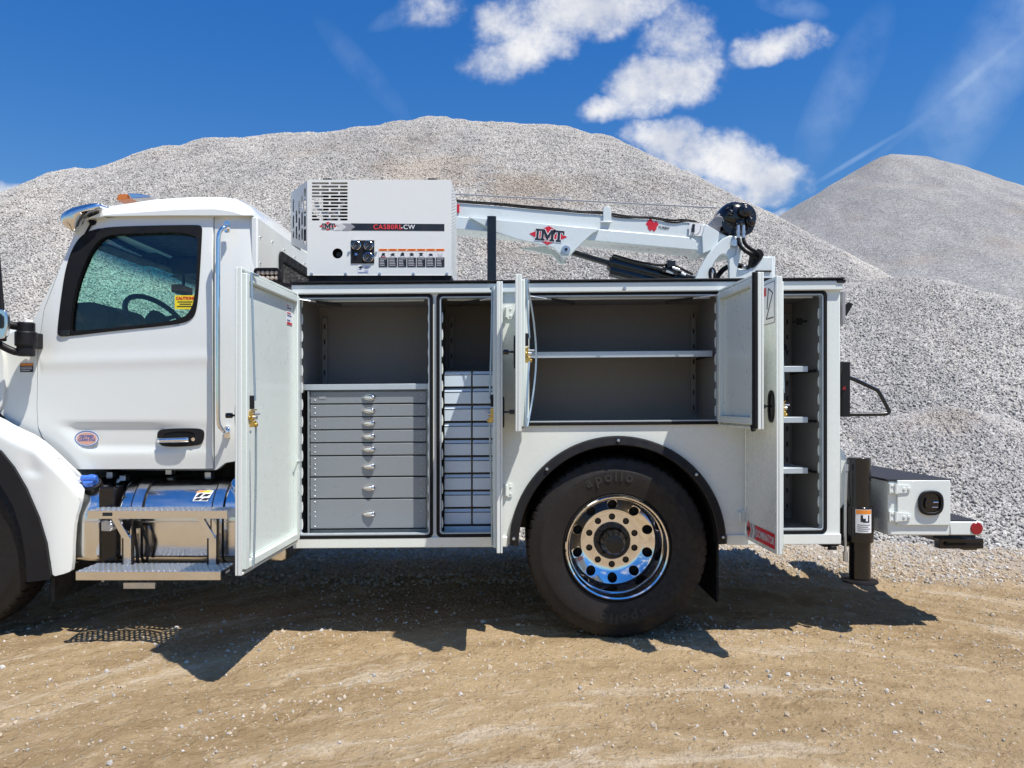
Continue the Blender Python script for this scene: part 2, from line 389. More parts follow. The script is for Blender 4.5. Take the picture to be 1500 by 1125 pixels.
def islands(bm):
    bm.verts.index_update(); bm.faces.index_update(); seen = set(); out = []
    for f in bm.faces:
        if f in seen: continue
        st, isl = [f], []; seen.add(f)
        while st:
            q = st.pop(); isl.append(q)
            for v in q.verts:
                for h in v.link_faces:
                    if h not in seen: seen.add(h); st.append(h)
        out.append(isl)
    return out
def obj(name, mb, m, parent=None, bevel=0., seg=2, ang=38, smooth=True, recalc=True, split=False):
    bm = mb.bm
    if split:      # every loose piece becomes an object of its own
        r = None
        for isl in islands(bm):
            nb = MB(shear=mb.sh); mp = {}
            for f in isl:
                for v in f.verts:
                    if v not in mp: mp[v] = nb.bm.verts.new(v.co)
                nb.bm.faces.new([mp[v] for v in f.verts])
            o = obj(name, nb, m, parent, bevel, seg, ang, smooth, recalc); r = r or o
        bm.free(); return r
    if recalc: bmesh.ops.recalc_face_normals(bm, faces=bm.faces)
    if mb.sh:
        for q in bm.verts: q.co.z += S*q.co.x
    if parent is not None:
        og = ORG[parent]
        for q in bm.verts: q.co -= og
    me = bpy.data.meshes.new(name); bm.to_mesh(me); bm.free()
    if smooth and len(me.polygons):
        me.polygons.foreach_set('use_smooth', [True]*len(me.polygons)); me.set_sharp_from_angle(angle=math.radians(36))
    return finish(name, me, m, parent, bevel, seg, ang)
def thing(name, label, cat, loc=(0, 0, 0), group=None):
    o = bpy.data.objects.new(name, None); COL.objects.link(o); o.location = loc; o.empty_display_size = .2
    o['label'] = label; o['category'] = cat
    if group: o['group'] = group
    ORG[o] = Vector(loc); return o
def dup(o, parent, off):
    c = o.copy(); COL.objects.link(c); c.parent = parent; c.location = o.location+Vector(off)
    for ch in o.children:
        d = ch.copy(); COL.objects.link(d); d.parent = c
    return c
def text(name, s, size, m, M, parent, bold=0., squash=1., ext=.0004, shear=0., align='CENTER', space=1.):
    cu = bpy.data.curves.new('t', 'FONT'); cu.body = s; cu.size = size; cu.align_x = align; cu.align_y = 'CENTER'; cu.extrude = ext; cu.offset = bold
    cu.shear = shear; cu.resolution_u = 3; cu.space_character = space
    t = bpy.data.objects.new('t', cu); COL.objects.link(t); bpy.context.view_layer.update()
    me = bpy.data.meshes.new_from_object(t.evaluated_get(bpy.context.evaluated_depsgraph_get()))
    bpy.data.objects.remove(t); bpy.data.curves.remove(cu)
    me.transform(Matrix.Translation(-ORG[parent]) @ M @ Matrix.Diagonal((squash, 1, 1, 1)))
    me.materials.clear(); me.name = name
    return finish(name, me, m, parent)
def face_y(x, y, z, rot=0.):    # text plane that faces the camera side (-Y)
    return Matrix.Translation((x, y, z)) @ Matrix.Rotation(math.radians(90), 4, 'X') @ Matrix.Rotation(rot, 4, 'Z')
def bolt(mb, x, y, z, r=.008, h=.006): mb.cyl((x, y, z), (x, y-h, z), r, r*.8, 8)

# ------------------------------------------------------------------ ground, stockpiles
def lattice(seed): return np.random.default_rng(seed).random((256, 256))
def vnoise(x, y, seed):
    L = lattice(seed); xi = np.floor(x).astype(int); yi = np.floor(y).astype(int); fx = x-xi; fy = y-yi
    fx = fx*fx*(3-2*fx); fy = fy*fy*(3-2*fy)
    g_ = lambda a, b: L[a % 256, b % 256]
    return (g_(xi, yi)*(1-fx)+g_(xi+1, yi)*fx)*(1-fy)+(g_(xi, yi+1)*(1-fx)+g_(xi+1, yi+1)*fx)*fy-.5
def gmesh(name, xs, ys, zf):
    X, Y = np.meshgrid(xs, ys, indexing='ij'); Z = zf(X, Y); n, m_ = X.shape
    co = np.stack([X, Y, Z], -1).reshape(-1, 3)
    idx = np.arange(n*m_).reshape(n, m_); q = np.stack([idx[:-1, :-1], idx[1:, :-1], idx[1:, 1:], idx[:-1, 1:]], -1).reshape(-1, 4)
    me = bpy.data.meshes.new(name); me.vertices.add(len(co)); me.vertices.foreach_set('co', co.ravel())
    me.loops.add(q.size); me.loops.foreach_set('vertex_index', q.ravel()); me.polygons.add(len(q))
    me.polygons.foreach_set('loop_start', np.arange(0, q.size, 4)); me.polygons.foreach_set('loop_total', np.full(len(q), 4))
    me.polygons.foreach_set('use_smooth', np.ones(len(q), bool)); me.update(); me.validate(); return me
def groundz(X, Y):
    k = np.clip((7-np.abs(X))/2, 0, 1)*np.clip((Y+3.2)/1, 0, 1)*np.clip((4.6-Y)/1, 0, 1)
    z = .016*vnoise(X*1.1, Y*2.1, 1)+.014*vnoise(X*3.1+Y*1.1, Y*6.3, 2)+.018*vnoise(X*8, Y*13, 3)+.012*vnoise(X*21, Y*27, 4)+.009*np.abs(vnoise(X*12+7, Y*19, 6))+.008*vnoise(X*37, Y*45, 5)
    return z*k-.006
xs = np.concatenate([[-900, -300, -100, -40, -20, -12, -9], np.arange(-7, 7, .028), [7, 9, 12, 20, 40, 100, 300, 900]])
ys = np.concatenate([[-900, -300, -100, -30, -12, -6, -4], np.arange(-3, 4.4, .028), [5, 7, 10, 20, 40, 100, 300, 900]])
gr = finish('ground', gmesh('ground', xs, ys, groundz), dirtm); gr['kind'] = 'structure'

def ridge(pts):   # (px, py, distance) -> world
    return [((px-CX)*d/F, d-CD, CZ+(HY-py)*d/F) for px, py, d in pts]
def pileH(R, slope, X, Y, seed, amp=1.):
    H = np.full(X.shape, -50.)
    for a, b in zip(R, R[1:]):
        ax, ay, az = a; bx, by, bz = b; dx, dy = bx-ax, by-ay; L2 = dx*dx+dy*dy
        t = np.clip(((X-ax)*dx+(Y-ay)*dy)/L2, 0, 1); d = np.hypot(X-ax-t*dx, Y-ay-t*dy)
        H = np.maximum(H, az+t*(bz-az)-slope*np.sqrt(d*d+.3)+slope*.548)
    n_ = amp*(  .09*vnoise(X*.28, Y*.28, seed)+.08*vnoise(X*.8, Y*.5, seed+1)+.06*vnoise(X*2.1, Y*1.3, seed+2)+.035*vnoise(X*5, Y*5, seed+3))
    return H+n_*np.clip((H+.5)/1.2, .15, 1)
def dd(py): e = (HY-py)/F; return (1.38+.68*8.05)/(.68-e)
RA = ridge([(px, py, dd(py)+ex) for px, py, ex in [(-700, 470, 0), (-420, 400, 0), (-160, 345, 0), (0, 293, 0), (50, 277, 0), (130, 249, 0), (260, 217, 0), (330, 204, 0), (460, 197, 0), (530, 189, 0), (590, 180, 0), (640, 171, 0), (700, 180, 0), (820, 189, .2), (870, 202, .5), (940, 234, 1.2), (1000, 267, 1.8), (1105, 329, 2.4), (1180, 369, 2.8), (1270, 412, 3.2), (1420, 485, 3.6)]])
RB = ridge([(px, py, dd(py)+ex) for px, py, ex in [(1150, 450, .6), (1240, 416, .5), (1330, 410, .3), (1360, 413, .2), (1430, 432, 0), (1500, 464, -.1), (1620, 500, -.2), (1800, 540, -.2)]])
RD = ridge([(1250, 650, 9.2), (1320, 612, 9.5), (1380, 596, 9.7), (1430, 607, 9.7), (1500, 652, 9.5), (1600, 700, 9.2)])
RC = ridge([(1000, 410, 47), (1130, 324, 46), (1200, 288, 46), (1250, 256, 46), (1300, 227, 46), (1340, 229, 46), (1390, 242, 47), (1440, 261, 48), (1500, 289, 49), (1620, 345, 50), (1800, 420, 52)])
HA = lambda X, Y: pileH(RA, .68, X, Y, 10)
HB = lambda X, Y: np.maximum(pileH(RB, .68, X, Y, 20, .8), pileH(RD, .62, X, Y, 30, .5))
HC = lambda X, Y: pileH(RC, .62, X, Y, 40, 1.6)
def pile(name, H, x0, x1, y0, y1, st, m, label):
    me = gmesh(name, np.arange(x0, x1, st), np.arange(y0, y1, st), lambda X, Y: np.maximum(H(X, Y), -.4)-(.018 if st < 1 else 0))
    bm = bmesh.new(); bm.from_mesh(me)
    bmesh.ops.delete(bm, geom=[q for q in bm.verts if q.co.z < -.3 and all(e.other_vert(q).co.z < -.3 for e in q.link_edges)], context='VERTS')
    bm.to_mesh(me); bm.free()
    o = finish(name, me, m); o['label'] = label; o['category'] = 'gravel pile'; ORG[o] = Vector(); return o
pA = pile('gravel_pile', HA, -26, 18, 1.6, 34, .2, bedm, 'huge pale gravel stockpile filling the background behind the truck')
pB = pile('gravel_pile', HB, 1.5, 26, 1.6, 18, .15, bedm, 'low near gravel stockpile just behind the rear bumper and stabiliser leg')
pC = pile('gravel_pile', HC, 2, 95, 18, 80, .7, farbedm, 'darker pointed gravel stockpile far off beyond the crane')
# stones: shapes
stone_col = bpy.data.collections.new('stone_shapes')
for i in range(7):
    bm = bmesh.new(); bmesh.ops.create_icosphere(bm, subdivisions=1, radius=1)
    sx, sy, sz = 1, random.uniform(.65, .95), random.uniform(.5, .8)
    for q in bm.verts:
        q.co *= random.uniform(.72, 1.12); q.co.x *= sx; q.co.y *= sy; q.co.z *= sz
    me = bpy.data.meshes.new('stone'); bm.to_mesh(me); bm.free(); me.materials.append(stonem)
    stone_col.objects.link(bpy.data.objects.new('stone', me))
dust_col = bpy.data.collections.new('dusty_stone_shapes')
for o_ in list(stone_col.objects):
    me = o_.data.copy(); me.materials.clear(); me.materials.append(dustm); dust_col.objects.link(bpy.data.objects.new('dusty_stone', me))
def scatter(name, P, sc, parent=None, label=None, cat=None, seed=0, shapes=None):
    me = bpy.data.meshes.new(name); me.vertices.add(len(P)); me.vertices.foreach_set('co', np.asarray(P, float).ravel())
    a = me.attributes.new('size', 'FLOAT', 'POINT'); a.data.foreach_set('value', np.asarray(sc, float))
    o = finish(name, me, stonem, parent); o['kind'] = 'stuff'
    if label: o['label'] = label; o['category'] = cat
    ng = bpy.data.node_groups.new(name, 'GeometryNodeTree'); ng.interface.new_socket('Geometry', in_out='INPUT', socket_type='NodeSocketGeometry'); ng.interface.new_socket('Geometry', in_out='OUTPUT', socket_type='NodeSocketGeometry')
    N = ng.nodes; L = ng.links
    gi = N.new('NodeGroupInput'); go = N.new('NodeGroupOutput'); ip = N.new('GeometryNodeInstanceOnPoints'); ci = N.new('GeometryNodeCollectionInfo')
    ci.inputs[0].default_value = shapes or stone_col; ci.inputs['Separate Children'].default_value = True; ci.inputs['Reset Children'].default_value = True
    rv = N.new('FunctionNodeRandomValue'); rv.data_type = 'FLOAT_VECTOR'; rv.inputs[1].default_value = (6.28, 6.28, 6.28); rv.inputs['Seed'].default_value = seed
    na = N.new('GeometryNodeInputNamedAttribute'); na.data_type = 'FLOAT'; na.inputs[0].default_value = 'size'
    L.new(gi.outputs[0], ip.inputs['Points']); L.new(ci.outputs[0], ip.inputs['Instance']); ip.inputs['Pick Instance'].default_value = True
    L.new(rv.outputs[0], ip.inputs['Rotation']); L.new(na.outputs[0], ip.inputs['Scale']); L.new(ip.outputs[0], go.inputs[0])
    mo = o.modifiers.new('scatter', 'NODES'); mo.node_group = ng
    return o
def pile_stones(H, par, x0, x1, y0, y1, n, top, seed, others=(), smin=.012, smax=.027):
    r = np.random.default_rng(seed); X = r.uniform(x0, x1, n); Y = r.uniform(y0, y1, n); D = Y+CD
    k = (np.abs(X) < .88*D) & (D > 5); X, Y, D = X[k], Y[k], D[k]
    Z = H(X, Y); k = Z > -.03; X, Y, D, Z = X[k], Y[k], D[k], Z[k]
    # drop what lies on the far side of the crest, and most of what the truck body hides
    e = .35; s1 = (H(X*(1+e/D), Y+e)-CZ)/(D+e); k = (s1 > (Z-CZ)/D-.012)
    for o_ in others: k &= Z > o_(X, Y)-.05
    U = X/D*F+CX; V = HY-(Z-CZ)/D*F
    hid = (U > 470) & (U < 1060) & (V > 500) & (V < 770)
    k &= ~(hid & (r.random(len(X)) < .6))
    X, Y, Z, D = X[k], Y[k], Z[k], D[k]
    s = r.uniform(smin, smax, len(X))*np.where(r.random(len(X)) < .06, 1.5, 1)*(1+.012*(D-8))
    return scatter('loose_gravel', np.stack([X, Y, Z-.004], -1), s, par, seed=seed)
pile_stones(HA, pA, -19, 17, 1.6, 21, 1300000, 0, 3, (HB,))
pile_stones(HB, pB, 1.5, 13, 1.6, 10.5, 300000, 0, 4, (HA,))
# loose stones on the dirt
n = 260000; X = rng.uniform(-7, 8, n); Y = rng.uniform(-2.4, 4.6, n)
ar = Y-(.33*X-.19*X*X)
cl = np.clip((vnoise(X*.8+3, ar*2.4, 77)+.6*vnoise(X*2.4, ar*5, 79)-.10)*4, 0, 1)
pr = np.clip(.09+.30*cl+.9*np.clip((Y-1.1+1.5*vnoise(X*.9, Y*1.1, 78))/2.0, 0, 1), 0, 1)
k = (rng.random(n) < pr) & (np.abs(X) < .8*(Y+CD)); X, Y = X[k], Y[k]
s = rng.gamma(1.5, .0026, len(X))+.0015+np.where(Y > 1.3, rng.uniform(0, .016, len(X)), 0)
s = np.where((rng.random(len(X)) < .03*(.3+cl[k])) & (Y > -1.9), s+.010, s); s = np.minimum(s, .034)
so = scatter('scattered_stones', np.stack([X, Y, groundz(X, Y)+s*.05], -1), s, None, 'small pale stones scattered over the tan dirt', 'stones', 9, dust_col)

# ================================================================== SERVICE TRUCK
T = thing('service_truck', 'white service truck with its side compartment doors standing open', 'truck', (0, 0, 0))
# ---- utility body -------------------------------------------------
L0, R0 = BX(431, 600)[0], BX(1231, 600)[0]
ZT = BX(750, 414)[1]; ZB = BX(750, 798)[1]
zb = lambda py, Y=0.: CZ+(HY-py)*(CD+Y)/F
ax_, az_ = (904-750)/250., zb(797.5)
RW = .605
arch = [(ax_+RW*math.cos(math.radians(a)), az_+RW*math.sin(math.radians(a))) for a in range(180, -1, -5)]
outline = [(L0, ZB)]+[(x, max(z, ZB)) for x, z in arch]+[(R0, ZB), (R0, ZT), (L0, ZT)]
def hole(a, b, t, bo): # px box -> loop (level body coordinates)
    return rr((a-750)/250., (b-750)/250., zb(bo)-0, zb(t)-0, .02, 3)
zsh = lambda px, py: zb(py)-S*(px-750)/250.
OP = {  # name: (x0,x1,top,bottom) in px, values read at the opening's centre
    1: (437, 630, 435.5, 784), 2: (644, 731, 434, 782), 3: (768, 1053.5, 432, 618), 4: (1100, 1206, 430.5, 777)}
opl = {}
for k_, (a, b, t, bo) in OP.items():
    c = (a+b)/2; opl[k_] = ((a-750)/250., (b-750)/250., zsh(c, bo), zsh(c, t))
holes = [rr(*(opl[k_]), .018, 3) for k_ in opl]
mb = MB(shear=True).panel([outline]+holes, 0, .035)
body = obj('utility_body', mb, white, T, .006, 2)
# corner posts, roof, floor, rear and front walls of the driver-side box and the far-side box
mb = MB(shear=True)
mb.box(L0, R0, .036, .56, ZT-.014, ZT)
mb.box(L0, L0+.007, .036, .56, ZB, ZT-.015); mb.box(R0-.012, R0, .036, .56, ZB, ZT-.015)
mb.box(L0+.013, R0-.013, .545, .56, 1.2, ZT-.015)
mb.box(L0+.013, ax_-.66, .036, .56, ZB, ZB+.012); mb.box(ax_+.66, R0-.013, .036, .56, ZB, ZB+.012)
mb.box(L0+.02, R0, .561, 1.86, 1.16, 1.2)
mb.box(L0, R0, 1.861, 2.4, ZB, ZT)
mb.box(L0, L0+.03, .561, 1.86, 1.201, 1.6); mb.box(R0-.03, R0-.01, .561, 1.86, .72, 1.159)  # second box: skirt added under the deck to stop a sun leak
obj('body_wall', mb, white, body, .004, split=True)
# roof rail: the light flat band along the top edge and its black cap strip
mb = MB(shear=True)
mb.box(L0-.012, R0+.006, -.022, .03, zsh(750, 430)+.002, ZT-.006)
obj('roof_rail', mb, white, body, .006)
mb = MB(shear=True).box(L0-.016, R0+.012, -.034, .57, ZT+.001, ZT+.011)
obj('roof_cap', mb, black, body, .002)
mb = MB(shear=True).box(R0-.03, R0+.02, -.03, .03, ZT-.02, ZT-.001)
obj('rail_end_cap', mb, black, body, .003)
mb = MB(shear=True); x, z = BX(914, 423); mb.lathe([(0, -.012), (.008, -.012), (.011, -.004), (.011, 0)], (x, -.022, z), 16)
obj('plug', mb, steel, body)
# lower sill
mb = MB(shear=True).box(L0-.004, ax_-.64, -.012, .03, ZB-.01, ZB+.05); mb.box(ax_+.64, R0, -.012, .03, ZB-.01, ZB+.05)
obj('sill', mb, white, body, .004, split=True)
# seals round the openings
for k_ in opl:
    a, b, c, d = opl[k_]
    mb = MB(shear=True).panel([rr(a-.018, b+.018, c-.018, d+.018, .03, 4), rr(a+.001, b-.001, c+.001, d-.001, .018, 4)], -.014, .013)
    obj('rubber_seal', mb, rubber, body, .003)
    mb = MB(shear=True).panel([rr(a+.0015, b-.0015, c+.0015, d-.0015, .018, 4), rr(a+.008, b-.008, c+.008, d-.008, .014, 4)], -.008, .05)
    obj('opening_lip', mb, shelfm, body)
# compartment liners (open boxes) and their slotted adjuster tabs
def linerbox(k_, x0, x1, z0, z1, y1=.53, y0=.037):
    mb = MB(shear=True)
    P = lambda x, y, z: mb.v(x, y, z)
    c = {(i, j, l): P((x0, x1)[i], (y0, y1)[j], (z0, z1)[l]) for i in (0, 1) for j in (0, 1) for l in (0, 1)}
    mb.face([c[0, 1, 0], c[1, 1, 0], c[1, 1, 1], c[0, 1, 1]]); mb.face([c[0, 0, 0], c[0, 1, 0], c[0, 1, 1], c[0, 0, 1]]); mb.face([c[1, 0, 0], c[1, 0, 1], c[1, 1, 1], c[1, 1, 0]])
    mb.face([c[0, 0, 0], c[1, 0, 0], c[1, 1, 0], c[0, 1, 0]]); mb.face([c[0, 0, 1], c[0, 1, 1], c[1, 1, 1], c[1, 0, 1]])
    obj('compartment_liner', mb, liner, body, recalc=False)
for k_ in opl:
    a, b, c, d = opl[k_]; linerbox(k_, a-.012, b+.012, c-.012, d+.01)
    # support rails with slots in the rear corners
    mb = MB(shear=True)
    for x in (a+.03, b-.03): mb.box(x-.018, x+.018, .50, .515, c+.05, d-.06)
    obj('shelf_rail', mb, liner, body, .002, split=True)
    mb = MB(shear=True); z = c+.06
    while z < d-.08:
        for x in (a+.03, b-.03): mb.box(x-.004, x+.004, .494, .499, z, z+.03)
        z += .1
    obj('rail_slots', mb, black, body)['kind'] = 'stuff'
    mb = MB(shear=True); z = c+.03; q = 0
    while z < d-.05:
        for x, s_ in ((a+.009, 1), (b-.009, -1)):
            hh = .062; n_ = 6
            mb.panel([[(x, z), (x, z+hh)]+[(x+s_*(.0045*math.sin(math.pi*(1-i/n_)*.9+.2)+.004), z+hh*(1-i/n_)) for i in range(n_+1)]], .037, .003)
        z += .101
    obj('edge_tab', mb, white, body, split=True)
    # slim strip light under the top edge
    mb = MB(shear=True); x0_ = a+(.30 if k_ != 3 else .12)*(b-a); mb.box(a+.04, b-.04, .05, .065, d-.018, d-.006)
    obj('light_bar', mb, shelfm, body, .002)
# gas struts
def strut(p0, p1):
    mb = MB(shear=True).cyl(p0, [(q*.5+w*.5) for q, w in zip(p0, p1)], .004, n=8); obj('strut_rod', mb, steel, body)
    mb = MB(shear=True).cyl([(q*.5+w*.5) for q, w in zip(p0, p1)], p1, .009, n=10); obj('gas_strut', mb, black, body)
strut((opl[1][0]-.03, -.06, opl[1][3]-.01), (opl[1][0]+.23, .08, opl[1][3]-.035))
strut((opl[2][1]-.0, -.05, opl[2][3]-.01), (opl[2][0]+.12, .08, opl[2][3]-.035))
strut((opl[3][0]+.02, -.06, opl[3][3]-.01), (opl[3][0]+.30, .08, opl[3][3]-.035))
strut((opl[3][1]+.0, -.06, opl[3][3]-.01), (opl[3][1]-.30, .08, opl[3][3]-.035))
# shelves
def shelf(k_, py, h=8.5, y0=.06, dx=0.):
    a, b, c, d = opl[k_]; cx = (a+b)/2*250+750; D = CD+y0
    z = CZ+(HY-py)*D/F-S*(a+b)/2
    mb = MB(shear=True).box(a+.004, b-.012-dx, y0, y0+.004, z-h*D/F, z); mb.box(a+.004, b-.012-dx, y0+.005, .50, z-.006, z)
    obj('shelf', mb, shelfm, body, .002)
    mb = MB(shear=True).box(b-.012, b-.002, y0+.02, .5, z-.035, z-.02); obj('shelf_bracket', mb, black, body)
shelf(3, 519-4.5, 9, .10); shelf(1, 562.5, 8.5, .07); shelf(4, 536.5, 8.5, .07, .05); shelf(4, 611, 8.5, .07, .05); shelf(4, 685.5, 8.5, .07, .05)
a, b, c, d = opl[4]
mb = MB(shear=True).box(b-.07, b-.045, .2, .23, d-.16, d-.12); mb.cyl((b-.1, .2, d-.145), (b-.02, .2, d-.14), .007); mb.cyl((b-.12, .3, d-.29), (b-.12, .33, d-.29), .02)
obj('door_holdback', mb, black, body, split=True)
# wheel arch flare + well
mb = MB(shear=True)
def flare(r0, r1, y0, y1):
    n_ = 48
    rows = []
    for i in range(n_+1):
        t = math.pi*(1-i/n_); cz_, sz_ = math.cos(t), math.sin(t)
        rows.append([mb.v(ax_+r*cz_, y, az_+r*sz_) for r, y in ((r1, -.002), (r1, -.03), (r1-.008, -.042), (r0+.006, -.05), (r0, -.045), (r0, .05))])
    for p_, q_ in zip(rows, rows[1:]):
        for j in range(5): mb.face([p_[j], q_[j], q_[j+1], p_[j+1]])
    for r_ in (rows[0], rows[-1]): mb.face(r_)
flare(.578, .632, 0, 0)
fl = obj('fender_flare', mb, black, T)
mb = MB(shear=True)
for a in (4, 42, 90, 133, 176):
    t = math.radians(a); mb.lathe([(0, -.062), (.008, -.06), (.010, -.05), (.010, -.04)], (ax_+.607*math.cos(t), 0, az_+.607*math.sin(t)), 8)
obj('flare_bolt', mb, steel, fl, split=True)
mb = MB(shear=True); n_ = 36
mb.grid(lambda i, j: (ax_+.60*math.cos(math.pi*(1-i)), .036+.86*j, az_+.60*math.sin(math.pi*(1-i))), n_, 1)
well = obj('wheel_well', mb, under, T, recalc=False)
mb = MB(shear=True).panel([[(ax_-.6, az_-.05)]+[(ax_+.599*math.cos(math.pi*(1-i/24)), az_+.599*math.sin(math.pi*(1-i/24))) for i in range(25)]+[(ax_+.6, az_-.05)]], .9, .01)
obj('well_back', mb, under, well)
# mud flap behind the wheel
x0_, x1_ = (1036-750)/250., (1059-750)/250.
mb = MB().hexa([(x0_+.13, .05, zb(780)), (x1_-.0, .05, zb(780)), (x1_-.01, .06, zb(887)), (x0_-.09, .06, zb(862)), (x0_+.13, .62, zb(780)), (x1_, .62, zb(780)), (x1_-.01, .62, zb(887)), (x0_-.09, .62, zb(862))])
mb = MB(); mb.box(x1_-.03, x1_-.015, .03, .66, .20, .60)
obj('mud_flap', mb, rubber, T, .003)
# hinges on body
def hinge(px, py, par=None, f=1):
    x, z = BX(px, py); mb = MB(shear=True)
    mb.panel([rr(x-.02*f if f > 0 else x, x if f > 0 else x+.02, z-.034, z+.034, .008)], -.008, .008)
    mb.cyl((x, -.014, z-.03), (x, -.014, z+.03), .009, n=10)
    mb.panel([rr(x, x+.036, z-.04, z+.04, .012)], -.008, .0075)
    for dz in (-.02, .02): bolt(mb, x+.024, -.008, z+dz, .007, .004)
    return obj('hinge', mb, white, par or body, .002)
hinge(742, 458); hinge(742, 718); hinge(1083, 757)

# ---- doors --------------------------------------------------------
def door(px, w, ztop, zbot, side, open_deg, latch_z, label=None, seal=False, sticker=None, rods=True, two=False, outh=True, inner_hue=inner):
    """side=+1: hinged on its left edge; -1: hinged on its right edge"""
    hx = (px-750)/250.
    a = math.radians(open_deg)
    d = Vector((side*math.cos(a), -math.sin(a), 0)); m_ = Vector((side*math.sin(a), math.cos(a), 0))  # m_: from outer skin to inner face
    M = Matrix(((d.x, m_.x, 0, hx), (d.y, m_.y, 0, -.024), (0, 0, 1, 0), (0, 0, 0, 1)))
    z0, z1 = zbot, ztop
    K = lambda: MB(M, True)
    mb = K().box(.0, w, -.002, .010, z0, z1); mb.box(0, .012, .011, .03, z0, z1); mb.box(w-.012, w, .011, .03, z0, z1)
    mb.box(.013, w-.013, .011, .03, z1-.012, z1); mb.box(.013, w-.013, .011, .03, z0, z0+.012)
    D_ = obj('compartment_door', mb, white, T, .003)
    if label: D_['label'] = label
    mb = K().box(.026, w-.026, .0105, .044, z0+.026, z1-.026)
    # hollow: inner pan = frame + recessed sheet
    mb = K()
    fr = lambda i, y0, y1, t: (mb.box(i, i+t, y0, y1, z0+i, z1-i), mb.box(w-i-t, w-i, y0, y1, z0+i, z1-i), mb.box(i+t+.0005, w-i-t-.0005, y0, y1, z1-i-t, z1-i), mb.box(i+t+.0005, w-i-t-.0005, y0, y1, z0+i, z0+i+t))
    fr(.024, .0105, .046, .038)
    obj('door_frame', mb, inner_hue, D_, .004)
    mb = K().box(.0635, w-.0635, .0105, .020, z0+.0635, z1-.0635); obj('inner_panel', mb, inner_hue, D_, .002)
    lu = w-.085
    if rods:
        for du, top in ((0, z1-.02), (.05 if two else -.03, z0+.025)):
            mb = K().tube([(lu+.01+du*.4, .066, latch_z+(.06 if top > latch_z else -.06)), (lu+.01+du, .058, (latch_z+top)/2), (lu+.02+du, .052, top)], .0055, 8, 1)
            obj('lock_rod', mb, rodm, D_)
        mb = K().tube([(lu+.09*0+.02, .052, z1-.02), (lu-.02, .05, z1-.018), (lu-.05, .06, z1-.02)], .006, 8, 1); obj('rod_tip', mb, rodm, D_)
        mb = K().box(lu-.012, lu+.045, .020, .026, latch_z-.075, latch_z+.055); lt = obj('latch', mb, black, D_, .003)
        mb = K().box(lu-.002, lu+.036, .0265, .062, latch_z-.035, latch_z+.012); mb.box(lu-.03, lu+.05, .058, .062, latch_z+.013, latch_z+.019)
        mb.box(lu+.006, lu+.03, .04, .072, latch_z-.066, latch_z-.036); mb.cyl((lu-.01, .05, latch_z-.02), (lu+.048, .05, latch_z-.02), .008, n=8)
        mb.cyl((lu+.015, .03, latch_z-.055), (lu+.015, .08, latch_z-.055), .009, n=10)
        obj('latch_plate', mb, gold, D_, .002)
        mb = K().cyl((lu+.017, .062, latch_z-.02), (lu+.017, .078, latch_z-.02), .011, n=10); mb.cyl((lu+.02, .045, latch_z-.002), (lu+.02, .092, latch_z-.004), .005, n=8); obj('latch_pin', mb, steel, D_)
        mb = K().box(lu+.003, lu+.028, .04, .062, latch_z+.02, latch_z+.085); obj('latch_grip', mb, black, D_, .004)
    if outh:
        zc = latch_z-.01; uc = w-.062
        mb = K().panel([chaikin([(uc-.042, zc-.05), (uc-.02, zc-.085), (uc+.02, zc-.085), (uc+.042, zc-.05), (uc+.042, zc+.05), (uc+.02, zc+.085), (uc-.02, zc+.085), (uc-.042, zc+.05)], 2), chaikin([(uc-.028, zc-.04), (uc-.014, zc-.066), (uc+.014, zc-.066), (uc+.028, zc-.04), (uc+.028, zc+.04), (uc+.014, zc+.066), (uc-.014, zc+.066), (uc-.028, zc+.04)], 2)], -.012, .009)
        hd = obj('door_handle', mb, black, D_, .003)
        mb = K().panel([circ(uc, zc, .03, 16, .068)], -.005, .002); mb.cyl((uc, -.006, zc), (uc, -.05, zc), .006, .005, 8); mb.tube([(uc, -.040, zc), (uc, -.05, zc), (uc, -.068, zc)], .013, 12, 0)
        mb2 = mb; obj('handle_grip', mb2, blackg, hd)
    if seal:
        mb = K().box(w-.016, w+.006, .031, .05, z0+.005, z1-.0); mb.cyl((w-.004, .05, z0+.005), (w-.004, .05, z1), .008, n=10)
        obj('edge_seal', mb, rubber, D_, .004)
        mb = K().cyl((w-.02, .05, z0+.02), (w-.005, .05, z0-.004), .012, n=12); obj('seal_foot', mb, rubber, D_)
    return D_, M
ZD1, ZD0 = zsh(750, 428)-.0, ZB+.030
D1, M1 = door(431.5, .855, ZD1, ZD0, 1, 91.6, .98+.36, 'wide tall door at the front, hinged at the left')
D2, M2 = door(733, .375, ZD1, ZD0, -1, 92.5, .98+.36, 'narrow tall door seen edge on')
ZU0 = zsh(905, 625)
D3, M3 = door(764, .60, ZD1, ZU0, 1, 93.6, 1.38+.27, 'short upper door seen edge on, hinged at the left', two=True)
D4, M4 = door(1058, .60, ZD1, ZU0, -1, 93.2, 1.38, 'short upper door hinged at the right, inner face in view', seal=True, rods=False, outh=False)
D5, M5 = door(1091, .475, ZD1, ZD0, 1, 88.6, .98+.38, 'tall rear door with red stripe decal at its foot')
